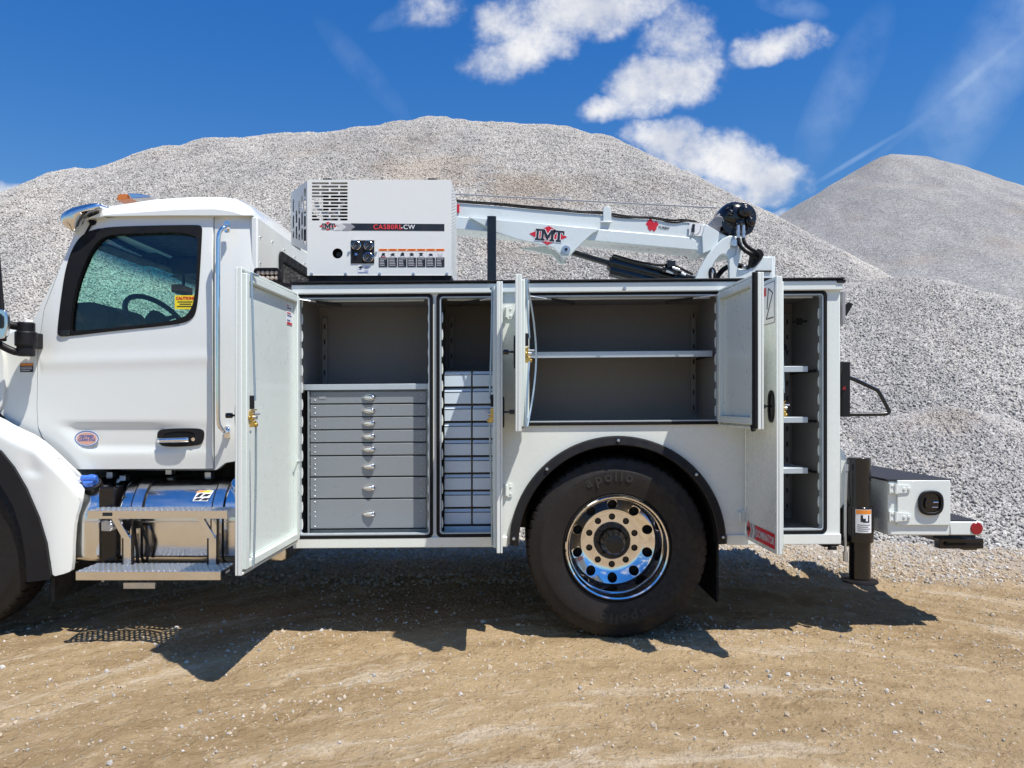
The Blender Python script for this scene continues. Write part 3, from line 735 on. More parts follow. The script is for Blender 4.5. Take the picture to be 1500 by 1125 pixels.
# inside-sticker on the first door (pale red print)
def dpanel(Mx, name, m, par, u0, u1, z0, z1, n0, th=.001):
    mb = MB(Mx, True).box(u0, u1, n0, n0+th, z0, z1); return obj(name, mb, m, par)
st = dpanel(M1, 'instruction_sticker', decw, D1, .085, .185, ZD1-.20, ZD1-.075, .0205)
for i, (l, c_) in enumerate(((.3, red), (.8, navy), (0, red), (.7, red), (.85, bluei), (.0, red), (.6, bluei), (.9, red))):
    if l: dpanel(M1, 'sticker_line', c_, st, .178-.088*l, .178, ZD1-.09-.0135*i-.006, ZD1-.09-.0135*i, .022)
dpanel(M1, 'sticker_line', red, st, .09, .18, ZD1-.198, ZD1-.186, .022)
# inner panel stays of door 1: gas-strut stay at hinge side
mb = MB(M1, True).box(.05, .058, .047, .052, ZD0+.3, ZD0+.42); mb.box(.03, .10, .045, .05, 1.05, 1.06); obj('door_clip', mb, inner, D1, .001)
# curved stay rods on door 3
for q in (0, .03):
    mb = MB(M3, True).tube([(.50-q, .052, ZD1-.03), (.42-q, .085, ZD1-.2), (.38-q, .10, 1.62), (.42-q, .085, ZU0+.2), (.50-q, .055, ZU0+.02)], .0045, 8, 2); obj('lock_rod', mb, rodm, D3)
# door 5 decals
MX5 = M5 @ Matrix(((1, 0, 0, 0), (0, 1, 0, 0), (0, 0, 1, 0), (0, 0, 0, 1)))
z5 = ZD0
mb = MB(M5, True).panel([[(.02, z5+.065), (.05, z5+.015), (.09, z5+.065), (.05, z5+.115)]], -.0045, .002); obj('logo_diamond', mb, red, D5)
for q, c_ in ((0, greyd), (1, lgrey), (2, greyd)):
    u_ = .078+q*.030
    mb = MB(M5, True).panel([[(u_, z5+.025), (u_+.026, z5+.025), (u_+.052, z5+.065), (u_+.026, z5+.105), (u_, z5+.105), (u_+.026, z5+.065)]], -.0042-.0004*q, .0018); obj('chevron', mb, c_, D5)
mb = MB(M5, True).panel([[(.165, z5+.025), (.455, z5+.025), (.455, z5+.105), (.165, z5+.105), (.192, z5+.065)]], -.0056, .0028); obj('red_stripe', mb, red, D5)
def outer_text(Mx, s_, u_, z_, size, m, par, **k): # text on a door's outer skin (left-hinged door; its outer face looks along -n)
    base = Mx @ Matrix.Translation((u_, -.0075, z_+S*Mx[0][3])) @ Matrix.Rotation(math.radians(90), 4, 'X')
    return text('decal_text', s_, size, m, base, par, **k)
outer_text(M5, 'DOMINATOR', .325, z5+.064, .058, lgrey, D5, bold=.001, squash=.75)
outer_text(M5, 'IMT', .055, z5+.065, .030, navy, D5, bold=.001)
# load chart sticker near the top of the rear door
zt = ZD1-.02
mb = MB(M5, True).panel([rr(.17, .455, zt-.22, zt, .005)], -.0042, .0018); ch = obj('load_chart', mb, decw, D5)
for (u0, u1, za, zb_) in ((.172, .453, -.004, -.001), (.172, .453, -.219, -.216), (.172, .175, -.219, -.001), (.45, .453, -.219, -.001)): dpanel(M5, 'chart_border', navy, ch, u0, u1, zt+za, zt+zb_, -.0052)
dpanel(M5, 'chart_red_panel', red, ch, .18, .335, zt-.065, zt-.02, -.0052)
for i in range(7): dpanel(M5, 'chart_line', navy, ch, .19, .25+.02*(i % 3), zt-.09-.016*i-.004, zt-.09-.016*i, -.0052)
for p0, p1 in (((.34, -.19), (.43, -.06)), ((.43, -.06), (.37, -.03)), ((.34, -.19), (.44, -.19)), ((.37, -.03), (.35, -.14))):
    mb = MB(M5, True).cyl((p0[0], -.0048, zt+p0[1]), (p1[0], -.0048, zt+p1[1]), .003, n=6); obj('chart_drawing', mb, navy, ch)

# ---- wheels -------------------------------------------------------
def wheel(cx, cz, name, par, rim=True, yoff=0., lab=None):
    seg = 480
    prof = [(.292, .045), (.300, .022), (.315, .012), (.318, .018), (.322, .010), (.37, .000), (.42, -.006), (.445, -.005), (.452, -.004), (.458, -.001), (.485, .006), (.500, .010), (.515, .014), (.527, .022), (.533, .035), (.533, .10), (.520, .102), (.520, .112), (.533, .114), (.534, .17), (.520, .172), (.520, .182), (.533, .184), (.530, .235), (.515, .255), (.45, .275), (.36, .27), (.292, .24)]
    def rf(j, i, r):
        if j in (13, 14) and i % 8 == 0: return r-.010
        if j in (15, 18) and i % 8 == 0: return r-.010
        return r
    mb = MB().lathe([(r, o+yoff) for r, o in prof], (cx, 0, cz), seg, rf=rf)
    ty = obj(name, mb, tyrem, par, recalc=True)
    if lab: ty['label'] = lab
    if not rim: return ty
    # rim: lip, barrel, cone and flange, pierced by hand holes and stud holes
    prof = [(.292, .05), (.306, .012), (.306, .002), (.300, -.004), (.292, .000), (.284, .020), (.280, .030), (.274, .075), (.270, .13), (.268, .195), (.265, .208), (.260, .214), (.206, .238), (.195, .244), (.186, .2475), (.15, .248), (.112, .248), (.112, .262), (.19, .262), (.262, .228), (.275, .20), (.29, .08)]
    mb = MB().lathe([(r, o+yoff) for r, o in prof], (cx, 0, cz), 120, closed=True)
    bmesh.ops.recalc_face_normals(mb.bm, faces=mb.bm.faces)
    rm = obj('wheel_rim', mb, chrome, ty)
    ct = MB()
    for i in range(10):
        t = math.radians(36*i+18); ct.cyl((cx+.226*math.cos(t), yoff+.1, cz+.226*math.sin(t)), (cx+.226*math.cos(t), yoff+.35, cz+.226*math.sin(t)), .030, n=24)
        t = math.radians(36*i); ct.cyl((cx+.147*math.cos(t+.31), yoff+.2, cz+.147*math.sin(t+.31)), (cx+.147*math.cos(t+.31), yoff+.35, cz+.147*math.sin(t+.31)), .020, n=20)
    bmesh.ops.recalc_face_normals(ct.bm, faces=ct.bm.faces)
    me = bpy.data.meshes.new('c'); ct.bm.to_mesh(me); ct.bm.free(); co = bpy.data.objects.new('c', me); COL.objects.link(co)
    co.location = (0, 0, 0)
    bo = rm.modifiers.new('b', 'BOOLEAN'); bo.operation = 'DIFFERENCE'; bo.object = co; bo.solver = 'EXACT'
    bpy.context.view_layer.update()
    me2 = bpy.data.meshes.new_from_object(rm.evaluated_get(bpy.context.evaluated_depsgraph_get())); rm.modifiers.clear(); rm.data = me2
    bpy.data.objects.remove(co)
    me2.polygons.foreach_set('use_smooth', [True]*len(me2.polygons)); me2.set_sharp_from_angle(angle=math.radians(30))
    mb = MB().lathe([(0, .30+yoff), (.29, .30+yoff)], (cx, 0, cz), 32); obj('brake_drum', mb, under, ty)
    # studs
    for i in range(10):
        t = math.radians(36*i)+.31
        mb = MB().cyl((cx+.147*math.cos(t), yoff+.266, cz+.147*math.sin(t)), (cx+.147*math.cos(t), yoff+.256, cz+.147*math.sin(t)), .014, n=8); obj('stud', mb, rusty, ty)
    mb = MB().lathe([(.114, .26), (.114, .235), (.108, .225), (.085, .222), (.078, .20), (.072, .15), (.062, .135), (.055, .11), (.030, .105), (0, .105)], (cx, yoff, cz), 40)
    for i in range(8):
        t = math.radians(45*i+10); mb.cyl((cx+.094*math.cos(t), yoff+.224, cz+.094*math.sin(t)), (cx+.094*math.cos(t), yoff+.20, cz+.094*math.sin(t)), .009, n=8)
    obj('hub', mb, rusty, ty)
    return ty
WC = ((904.5-750)/250., .533)
rw = wheel(WC[0], WC[1]-.004, 'rear_wheel', T, lab='rear wheel with chrome ten-hole rim')
ADV = {'l': .55}
def arctext(s_, cx, cz, R, size, start, step, flip, par):
    t = start; pw = 1.
    for i, c_ in enumerate(s_):
        w_ = ADV.get(c_, 1.); t -= step*(pw+w_)/2 if i else 0; pw = w_
        M = face_y(cx+R*math.cos(t), -.0055, cz+R*math.sin(t), t-math.pi/2)
        text('sidewall_letter', c_, size, tread, M, par, bold=.002, ext=.002)
arctext('apollo', WC[0], WC[1], .415, .085, math.radians(114), math.radians(8.2), False, rw)
arctext('apollo', WC[0], WC[1], .415, .085, math.radians(-68), math.radians(8.2), False, rw)
for q in (.10, .0):
    wheel(WC[0], WC[1], 'inner_dual_wheel', T, False, .34) if q else None
for Y_ in (1.78, 2.12): wheel(WC[0], WC[1], 'far_side_wheel', T, False, Y_)
FW = ((-85-750)/250., .533)
fw = wheel(FW[0], FW[1], 'front_wheel', T, False, .0)
mb = MB().lathe([(.30, .03), (.285, .02), (.27, .05), (.26, .09), (.2, .03), (.17, -.02), (.12, -.03), (0, -.05)], (FW[0], 0, FW[1]), 48); obj('wheel_rim', mb, chrome, fw)
wheel(FW[0], FW[1], 'far_side_wheel', T, False, 2.0)

# ---- chassis ------------------------------------------------------
mb = MB()
for Y_ in (.82, 1.5): mb.box(-4.2, 2.5, Y_, Y_+.08, .72, .98)
for x in (-3.2, -1.2, -.4, .3, 1.9, 2.3): mb.box(x, x+.06, .9, 1.5, .76, .95)
mb.cyl((WC[0], .35, .53), (WC[0], 2.1, .53), .11, n=20); mb.lathe([(.0, -.2), (.12, -.18), (.2, -.05), (.2, .08), (.1, .22), (0, .24)], (WC[0], 1.2, .55), 20, axis='y')
mb.cyl((WC[0]-.1, 1.2, .56), (-2.4, 1.2, .72), .05, n=12); mb.box(-3.4, -2.3, .95, 1.5, .45, .9)
mb.cyl((FW[0], .3, .5), (FW[0], 2.1, .5), .07, n=12)
for Y_ in (.72, 1.6): mb.box(WC[0]-.7, WC[0]+.6, Y_, Y_+.09, .62, .68)
mb.cyl((.05, .7, .68), (.05, 1.0, .68), .12, n=16); mb.box(-.9, -.2, .5, .8, .62, .85)
chs = obj('chassis', mb, under, T, .004)
mb = MB().cyl((-1.0, .62, .80), (-.35, .62, .80), .10, n=24); obj('air_tank', mb, blackg, chs, .01)
for x_ in (-.85, -.5):
    mb = MB().lathe([(.101, -.015), (.104, -.014), (.104, .014), (.101, .015)], (x_, .62, .80), 24, axis='x', closed=True); obj('tank_band', mb, steel, chs)
mb = MB().tube([(-1.9, .8, .78), (-1.2, .74, .70), (-.4, .76, .68), (.2, .8, .74)], .012, 8, 2); mb.tube([(-1.9, .78, .82), (-1.1, .72, .66), (-.5, .8, .72), (.1, .84, .7)], .008, 8, 2); obj('brake_line', mb, rubber, chs, split=True)
mb = MB().box(-3.35, -1.285, .30, 2.42, 1.0, 1.04); mb.box(-3.3, -1.4, .56, .6, .55, 1.0); obj('cab_underside_sun_block', mb, under, chs)  # underside extended past the cab to stop sun leaking through the gap
mb = MB()
for px, py in ((165, 694), (251, 690), (308, 694), (184, 699)):
    x, z = XZ(px, py, .34); mb.box(x-.02, x+.02, .30, .36, z-.02, z+.015)
obj('cab_mount', mb, steel, chs, .003, split=True)

# ================================================================== CAB
YC = .14
c_ = lambda px, py, Y=YC: XZ(px, py, Y)
def poly(P, Y=YC): return [XZ(px, py, Y) for px, py in P]
zbelt = c_(0, 500)[1]
def tumble(x, z):            # the upper cab leans in a little, the lower door curves under
    t = max(0, z-1.75); b = max(0, 1.25-z)
    return .05*t*t/.5+.10*b*b/.2*.4
door_out = [(56, 514), (65, 454), (86, 398), (109, 343), (118, 331), (128, 325), (149, 320), (193, 316.5), (312.5, 315.5), (312.5, 686.5), (108, 687.3), (100, 680), (78, 659.6), (62, 640), (56, 625), (54.4, 597)]
win_out = chaikin([(84.5, 492), (86, 470), (90, 437), (96, 396), (106, 364), (122, 342), (148, 333.5), (200, 331), (286, 329.5), (296.5, 331), (296, 345), (293, 400), (289.5, 449), (284, 466), (266, 475), (170, 484.5), (95, 493.5)], 2)
glass_in = chaikin([(103, 483), (105, 455), (112, 420), (122, 392), (134, 366), (150, 347), (180, 342), (291, 339), (290, 370), (287, 424), (282, 452), (266, 469), (180, 479), (104, 485.5)], 2)
# side sheet of the cab with the door aperture
side = [(57, 452), (76, 414), (94, 380), (112, 340), (128, 322), (149, 317), (372, 316), (372, 676), (348, 675), (330, 678), (316, 688.5), (110, 688.5), (70, 655), (20, 628), (-8, 616), (-8, 500), (6, 492), (28, 482), (45, 474)]
def scale_loop(P, d):
    cx = sum(p[0] for p in P)/len(P); cy = sum(p[1] for p in P)/len(P)
    out = []
    n_ = len(P)
    A = sum(P[i][0]*P[(i+1) % n_][1]-P[(i+1) % n_][0]*P[i][1] for i in range(n_)); sg = 1 if A > 0 else -1
    for i in range(n_):
        a, b, c = P[i-1], P[i], P[(i+1) % n_]
        n1 = Vector((b[1]-a[1], a[0]-b[0])).normalized(); n2 = Vector((c[1]-b[1], b[0]-c[0])).normalized(); nn = (n1+n2)
        nn = nn/max(.3, nn.length_squared/2) if nn.length > 1e-6 else n1
        out.append((b[0]+sg*nn[0]*d, b[1]+sg*nn[1]*d))
    return out
dl = poly(door_out)
mb = MB().panel([poly(side), scale_loop(dl, .006)], YC+.004, .05, .07, tumble, True)
cab = obj('cab', mb, whitecab, T, .004)
def doorf(x, z):
    y = tumble(x, z)
    X0, Z0 = (x*F/(CD+YC)+CX), HY-(z-CZ)*F/(CD+YC)
    # feature line below the window and the scooped hollow in the lower door
    y += -.005*math.exp(-((Z0-(531-.03*(X0-60)))/9)**2)
    def sst(e0, e1, q): t = min(1, max(0, (q-e0)/(e1-e0))); return t*t*(3-2*t)
    h = sst(620, 626, Z0)*(1-sst(655, 663, Z0))*sst(75+(Z0-622)*.9, 110+(Z0-622)*.9, X0)*(1-sst(225, 300, X0)*.7)
    return y+.016*h
mb = MB().panel([dl, poly(win_out)], YC, .045, .022, doorf, True)
cdoor = obj('cab_door', mb, whitecab, T, .004)
wf = lambda x, z: tumble(x, z)
mb = MB().panel([poly(win_out), poly(glass_in)], YC-.006, .05, .05, wf, True); obj('window_rubber', mb, rubber, cdoor, .006)
mb = MB().panel([poly(scale_loop(glass_in, 1.5))], YC+.022, .004, .06, wf, True); wg = obj('side_window', mb, glass, cdoor)
mb = MB().panel([poly(chaikin([(84, 484), (104, 483), (104, 491), (88, 494)], 1))], YC-.012, .02); obj('mirror_gasket', mb, blackg, cdoor, .003)
mb = MB().panel([poly(rr(256, 286, 432, 453, 1)[::-1])], YC+.030-.002, .001, None, None)
yw = YC+.045
def stk(name, P, m, par, Y, th=.001): mb = MB().panel([poly(P, Y)], Y, th); return obj(name, mb, m, par)
ys_ = YC+.012
sk = stk('caution_sticker', [(256, 432.5), (285.5, 432.5), (285.5, 453), (256, 453)], yellow, cdoor, ys_)
x, z = XZ(271, 437, ys_); text('sticker_word', 'CAUTION!', .024, red, face_y(x, ys_-.001, z), cdoor, bold=.0012, squash=.95)
for i, (a, b) in enumerate(((260, 282), (263, 280), (259, 283))): stk('sticker_line', [(a, 441.5+3.3*i), (b, 441.5+3.3*i), (b, 442.9+3.3*i), (a, 442.9+3.3*i)], navy, sk, ys_-.001)
# door handle
mb = MB().panel([poly(chaikin([(229.5, 640), (231, 631), (240, 628), (285, 627), (297, 629), (299.5, 635), (297, 648), (290, 653), (250, 655), (233, 652.5)], 2), YC), poly(chaikin([(243, 634), (262, 631.5), (284, 633), (285, 638), (284, 650), (240, 651), (236, 648), (237, 641)], 2))], YC+.000, .02)
hd = obj('door_handle', mb, black, cdoor, .003)
mb = MB().panel([poly(chaikin([(232, 640), (232, 632), (296, 630), (296, 650), (236, 652)], 1))], YC+.004, .004); obj('handle_recess', mb, rubber, hd)
x0_, z0_ = c_(233, 645); x1_, z1_ = c_(277, 644)
mb = MB().tube([(x0_, YC-.002, z0_), (x0_+.03, YC-.022, z0_), (x1_-.02, YC-.024, z1_), (x1_, YC-.014, z1_)], .0155, 12, 2); obj('handle_bar', mb, chrome, hd)
x, z = c_(284, 643.5); mb = MB().cyl((x, YC-.012, z), (x, YC-.001, z), .011, n=14); obj('lock', mb, chrome, hd)
# oval decal
x, z = c_(126, 642.5)
yd = YC+.020
mb = MB().panel([circ(x, z, .075, 32, .050)], yd-.012, .001); ov = obj('oval_decal', mb, decw, cdoor)
mb = MB().panel([circ(x, z, .073, 32, .048), circ(x, z, .068, 32, .043)], yd-.0135, .001); obj('decal_ring', mb, bluei, ov)
mb = MB().panel([circ(x, z, .060, 28, .036)], yd-.0135, .001); obj('decal_field', mb, pink, ov)
for i, w_ in enumerate(('CERTIFIED', 'CLEAN IDLE')): text('decal_text', w_, .021, bluei, face_y(x, yd-.0145, z+.013-.02*i), ov, bold=.0005, squash=.9)
text('decal_text', '3080 C', .014, bluei, face_y(x, yd-.0145, z-.024), ov, bold=.0004) if False else None
# grab rail
x0_ = c_(320, 400, .06)[0]
def tp(px, py, Y): x, z = XZ(px, py, Y); return (x, Y, z)
mb = MB().tube([tp(334, 333, YC-.01), tp(330, 332, YC-.05), tp(320.5, 340, YC-.07), tp(319.5, 360, YC-.07), tp(319.5, 600, YC-.07), tp(320, 622, YC-.07), tp(328, 632, YC-.05), tp(332, 633, YC-.01)], .0135, 14, 3)
gb = obj('grab_rail', mb, chrome, cab)
for py in (333, 633):
    x, z = c_(333.5, py); mb = MB().panel([rr(x-.016, x+.016, z-.036, z+.036, .010)], YC-.012, .016); bolt(mb, x, YC-.012, z+.02, .008); obj('rail_foot', mb, chrome, gb, .004)
# roof cap: thick crowned moulding over the cab
roofo = chaikin([(147, 318), (147, 300), (152, 297), (218, 288), (270, 284.5), (320, 284), (342, 287), (358, 296), (368, 308), (373, 321), (372, 316), (250, 314.5)], 0)
roof_pts = [(147, 318), (147, 299), (218, 288), (270, 284.5), (318, 284), (342, 287.5), (358, 297), (368, 308), (373, 317), (250, 317)]
rp = poly(roof_pts, .19)
mb = MB(); NY = 24
top = []
for j in range(NY+1):
    t = j/NY; Y_ = .165+t*2.05; e = min(t, 1-t)*2.05
    inset = .10*(1-min(1, e/.12))**2; crown = .05*math.sin(math.pi*t)
    zb0 = XZ(250, 315.5, .17)[1]
    row = []
    for (x, z) in rp:
        zz = z
        if z > zb0+.02: zz = z-inset*min(1, (z-zb0)/.1)+crown*min(1, (z-zb0)/.12)
        row.append(mb.v(x, Y_, zz))
    top.append(row)
for p_, q_ in zip(top, top[1:]):
    for i in range(len(rp)): mb.face([p_[i], p_[(i+1) % len(rp)], q_[(i+1) % len(rp)], q_[i]])
mb.face(top[0]); mb.face(top[-1])
rf_ = obj('cab_roof', mb, whitecab, T, .02, 4, 50)

mb = MB().box(rp[0][0]+.02, -1.60, .22, 2.15, 2.455, 2.47); obj('headliner', mb, intl, T)
# rear wall of cab with window
xb = XZ(372, 400, YC)[0]
MR = Matrix(((0, -1, 0, xb), (1, 0, 0, 0), (0, 0, 1, 0), (0, 0, 0, 1)))  # (a,n,b)->(x=xb-n, y=a, z=b)
zr = XZ(372, 318, .19)[1]
MR = Matrix(((0, 0, 0, 0), (0, 0, 0, 0), (0, 0, 0, 0), (0, 0, 0, 1)))
MR = Matrix(((0, -1, 0, xb+.012), (1, 0, 0, 0), (0, 0, 1, 0), (0, 0, 0, 1)))
rwin = rr(.59, 1.75, 1.85, 2.385, .06, 5)
mb = MB(MR).panel([[(YC+.03, 1.02), (2.2, 1.02), (2.2, zr), (YC+.03, zr)], rwin], 0, .04)
bw = obj('cab_back_wall', mb, whitecab, T, .01, 3)
mb = MB(MR).panel([rr(.58, 1.76, 1.84, 2.395, .06, 5), rr(.64, 1.70, 1.90, 2.335, .04, 5)], -.012, .06); obj('window_rubber', mb, rubber, bw, .006)
mb = MB(MR).panel([rr(.63, 1.71, 1.89, 2.345, .04, 5)], .01, .004); obj('rear_window', mb, glass, bw)
mb = MB()
for i in range(7):
    for Y_, z in ((.22, 2.40-.16*i), (.45+.25*i, 2.42)): mb.cyl((xb+.012, Y_, z), (xb+.018, Y_, z), .006, n=8)
obj('rivet', mb, steel, bw, split=True)
# rounded rear corner
mb = MB(); mb.grid(lambda i, j: (xb-.028+.04*math.sin(i*math.pi/2), YC+.05-.045*math.cos(i*math.pi/2)+tumble(0, 1.02+(zr-1.02)*j), 1.02+(zr-1.02)*j), 8, 10)
obj('corner_post', mb, whitecab, cab)
# far side, floor, dash, seats
mb = MB().panel([[(x, z) for x, z in poly(side[:16])], [(x, z) for x, z in poly(glass_in)]], 2.20, .03); obj('far_side_wall', mb, whitecab, T)
mb = MB().box(-3.1, xb-.04, .2, 2.18, 1.04, 1.08); mb.box(-3.05, -2.78, .22, 2.15, 1.08, 1.86)
mb.hexa([(-2.78, .22, 1.3), (-2.6, .22, 1.42), (-2.62, .22, 1.78), (-2.8, .22, 1.88), (-2.78, 2.15, 1.3), (-2.6, 2.15, 1.42), (-2.62, 2.15, 1.78), (-2.8, 2.15, 1.88)])
dash = obj('dashboard', mb, intr, T, .02, 3)
mb = MB().panel([chaikin([(-2.86, 1.84), (-2.60, 1.82), (-2.54, 1.93), (-2.60, 2.01), (-2.73, 2.025), (-2.84, 1.97)], 2)], .36, .5); obj('instrument_hood', mb, intr, dash, .02, 3)
mb = MB().tube([(-2.84, .30, 2.02), (-2.77, .26, 2.03), (-2.70, .26, 1.99), (-2.66, .28, 1.88), (-2.66, .30, 1.8)], .018, 10, 2); mb.box(-2.74, -2.66, .24, .32, 1.72, 1.86); obj('pillar_vent', mb, intr, dash, .004)
# steering wheel
wc = Vector((-2.40, .68, 1.93)); ax = Vector((.72, -.30, .62)).normalized(); e1 = ax.cross(Vector((0, 0, 1))).normalized(); e2 = ax.cross(e1)
mb = MB(); pts = [wc+(e1*math.cos(t)+e2*math.sin(t))*.225 for t in [2*math.pi*i/36 for i in range(37)]]
mb.tube(pts, .0175, 10, 0)
mb.cyl(wc-ax*.02, wc+ax*.03, .075, n=20)
for t in (.4, 3.5): mb.cyl(wc, wc+(e1*math.cos(t)+e2*math.sin(t))*.22, .02, .014, 8)
mb.cyl(wc, wc-ax*.35, .035, n=12)
obj('steering_wheel', mb, intr, dash)
for Y_ in (.45, 1.5):
    mb = MB().box(-2.2, -1.7, Y_, Y_+.5, 1.35, 1.5); mb.box(-1.78, -1.64, Y_, Y_+.5, 1.5, 2.0); obj('seat', mb, intr, T, .04, 3)
mb = MB().box(-2.62, -2.50, .9, 1.5, 2.37, 2.44); mb.box(-2.5, -2.25, 1.1, 1.3, 2.33, 2.45); mb.cyl((-2.45, 1.2, 2.33), (-2.45, 1.2, 2.25), .012); mb.box(-2.5, -2.42, 1.1, 1.3, 2.19, 2.25); obj('overhead_console', mb, intr, dash, .01)
mb = MB().box(-2.66, -2.52, .30, 1.0, 2.36, 2.375); mb.box(-2.66, -2.52, 1.45, 2.1, 2.36, 2.375); obj('sun_flap', mb, intl, dash, .005, split=True)
# windscreen
xa0, za0 = XZ(66, 450, YC+.03); xa1, za1 = XZ(134, 324, YC+.03)
def ws(i, j):
    y = .18+i*1.98; b = 4*i*(1-i); return (xa0+(xa1-xa0)*j-.22*b*(1-.25*j), y, za0+(za1-za0)*j)
mb = MB().grid(ws, 24, 8); obj('windscreen', mb, wglass, T, recalc=False)
mb = MB().tube([ws(0, 0), ws(0, .5), ws(0, 1)], .007, 8, 1); mb.tube([ws(1, 0), ws(1, .5), ws(1, 1)], .02, 8, 1); mb.tube([ws(i/12, 1) for i in range(13)], .022, 8, 0); mb.tube([ws(i/12, 0) for i in range(13)], .022, 8, 0)
obj('windscreen_seal', mb, rubber, T)
# wiper band above windscreen between glass and roof
mb = MB().grid(lambda i, j: (ws(i, 1)[0]+.00+j*(rp[0][0]+.05-ws(i, 1)[0]), ws(i, 1)[1], ws(i, 1)[2]+j*.05), 24, 2); obj('roof_header', mb, whitecab, T)
# sun visor (polished, over the windscreen)
vp = poly(chaikin([(88, 320), (91, 312), (104, 305), (124, 299.5), (144, 296.8), (146.5, 300), (146, 306), (122, 314), (109, 341), (99, 335), (91, 328)], 2), .12)
vin = None
mb = MB(); rows = []
for j in range(17):
    t = j/16; Y_ = .12+2.1*t; b = 4*t*(1-t)
    if j in (0, 16):      # domed end caps
        mx, mz = sum(p[0] for p in vp)/len(vp), sum(p[1] for p in vp)/len(vp)
        for q, dy in ((.25, -.034), (.55, -.028), (.8, -.016), (.94, -.006))[::1 if j == 0 else -1]:
            if j == 0: rows.append([mb.v(mx+(x-mx)*q, Y_+dy, mz+(z-mz)*q) for x, z in vp])
    rows.append([mb.v(x-.20*b*min(1, max(0, (rp[0][0]-x)/.12+.3)), Y_, z+.04*b) for x, z in vp])
for p_, q_ in zip(rows, rows[1:]):
    for i in range(len(vp)): mb.face([p_[i], p_[(i+1) % len(vp)], q_[(i+1) % len(vp)], q_[i]])
mb.face(rows[0]); mb.face(rows[-1]); obj('sun_visor', mb, polished, T)
mb = MB().panel([poly([(124, 322), (146, 313), (147, 299.5), (151, 299), (151, 318)], .16)], .15, .06); obj('visor_bracket', mb, whitecab, T, .004)
# roof marker lights
for i, Y_ in enumerate((.75, 1.15, 1.55)):
    mb = MB().panel([[XZ(px, py, .75) for px, py in ((169, 293), (173, 284), (196, 284), (203, 289))]], Y_, .14); ml = obj('marker_light', mb, amber, rf_, .008)
    mb = MB().panel([[XZ(px, py, .75) for px, py in ((192, 291), (187, 283.2), (205, 284), (226, 289))]], Y_-.01, .16); obj('light_base', mb, chrome, ml, .006)
# hood and cowl
hp = poly([(-330, 560), (-300, 520), (-150, 503), (-30, 493), (6, 488), (30, 480), (58, 466), (62, 520), (58, 620), (-330, 620)], .3)
mb = MB().panel([hp], .19, 1.95); hood = obj('hood', mb, whitecab, T, .05, 5)
mb = MB().panel([poly(chaikin([(-60, 515), (2, 505), (9, 520), (10, 560), (7, 592), (-2, 607), (-60, 606)], 2), YC)], YC-.02, .03); obj('hood_side_panel', mb, whitecab, hood, .012, 3)
mb = MB().panel([poly(chaikin([(-40, 604), (0, 603), (12, 615), (22, 628), (18, 631), (4, 622), (-40, 612)], 1), YC)], YC-.035, .03); obj('hood_rubber', mb, rubber, hood, .005)
mb = MB().box(XZ(-330, 0, .3)[0], -3.0, .5, 1.9, .62, 1.3); obj('engine_block', mb, under, hood)
wl = stk('warning_label', [(29.5, 532), (48.5, 532), (48.5, 545), (29.5, 545)], navy, cab, YC+.002)
stk('label_header', [(30, 532.4), (48, 532.4), (48, 535.6), (30, 535.6)], orange, wl, YC+.001)
for i in range(3): stk('label_line', [(31, 537.3+2.4*i), (47-3*(i == 2), 537.3+2.4*i), (47-3*(i == 2), 538.2+2.4*i), (31, 538.2+2.4*i)], lgrey, wl, YC+.001)
# front fender with wheel arch
fo = [(-250, 640), (-200, 585), (-120, 575), (-50, 592), (0, 612.5), (20, 624.5), (56, 641), (82, 664), (106, 687), (116, 696), (119.5, 708), (120, 722), (116, 742), (110, 760), (107, 790), (106, 834), (100, 839), (74, 845.5), (72, 820), (67, 796.4), (56, 759), (37.3, 715.6), (18.7, 684), (0, 661), (-40, 634), (-100, 622), (-160, 634), (-210, 670)]
Zt = lambda px: np.interp(px, [-250, -120, -50, 0, 20, 56, 82, 106, 120], [640, 575, 592, 612.5, 624.5, 641, 664, 687, 705])
def ff(x, z):
    X0 = x*F/(CD)+CX; Z0 = HY-(z-CZ)*F/CD
    d = max(0, Z0-Zt(X0)); e = max(0, 1-d/26.)
    y = .10*e**2.2+.06*max(0, (X0-70)/50.)**2*min(1, max(0, (Z0-640)/60))
    t = min(1, max(0, (Z0-650)/45)); w_ = math.exp(-((X0-48-(Z0-650)*.12)/11)**2)
    y += .012*w_*t*(1-min(1, max(0, (Z0-690)/8)))
    return y
mb = MB().panel([poly(chaikin(fo, 1), -.03)], -.03, .03, .02, ff, True); fend = obj('front_fender', mb, whitecab, T, .006)
# fender body behind the skin (top deck)
mb = MB().panel([poly([(-245, 640), (-200, 589), (-120, 579), (-50, 596), (0, 617), (56, 646), (104, 690), (112, 720), (104, 760), (98, 830), (76, 838), (70, 796), (58, 759), (40, 715), (20, 684), (0, 664), (-40, 637), (-100, 625), (-160, 637), (-210, 670)], .14)], .15, .42); obj('fender_inner', mb, whitecab, fend, .03, 3)
fi = [(-212, 672), (-160, 634), (-100, 622), (-40, 634), (0, 661), (18.7, 684), (37.3, 715.6), (56, 759), (67, 796.4), (74, 846), (73, 849), (39, 853), (37.5, 818), (31, 778), (18.7, 740.4), (0, 709), (-40, 682), (-100, 670), (-160, 684), (-200, 720)]
mb = MB().panel([poly(fi, -.05)], -.05, .10, .03, lambda x, z: .0); obj('fender_flare', mb, black, fend, .014, 3)
mb = MB().grid(lambda i, j: (FW[0]+.62*math.cos(math.pi*(1-i)), .04+.6*j, .56+.62*math.sin(math.pi*(1-i))), 24, 1); obj('wheel_well', mb, under, fend, recalc=False)
mb = MB().box(FW[0]+.61, FW[0]+.63, .05, .64, .2, .6); obj('splash_guard', mb, under, fend)
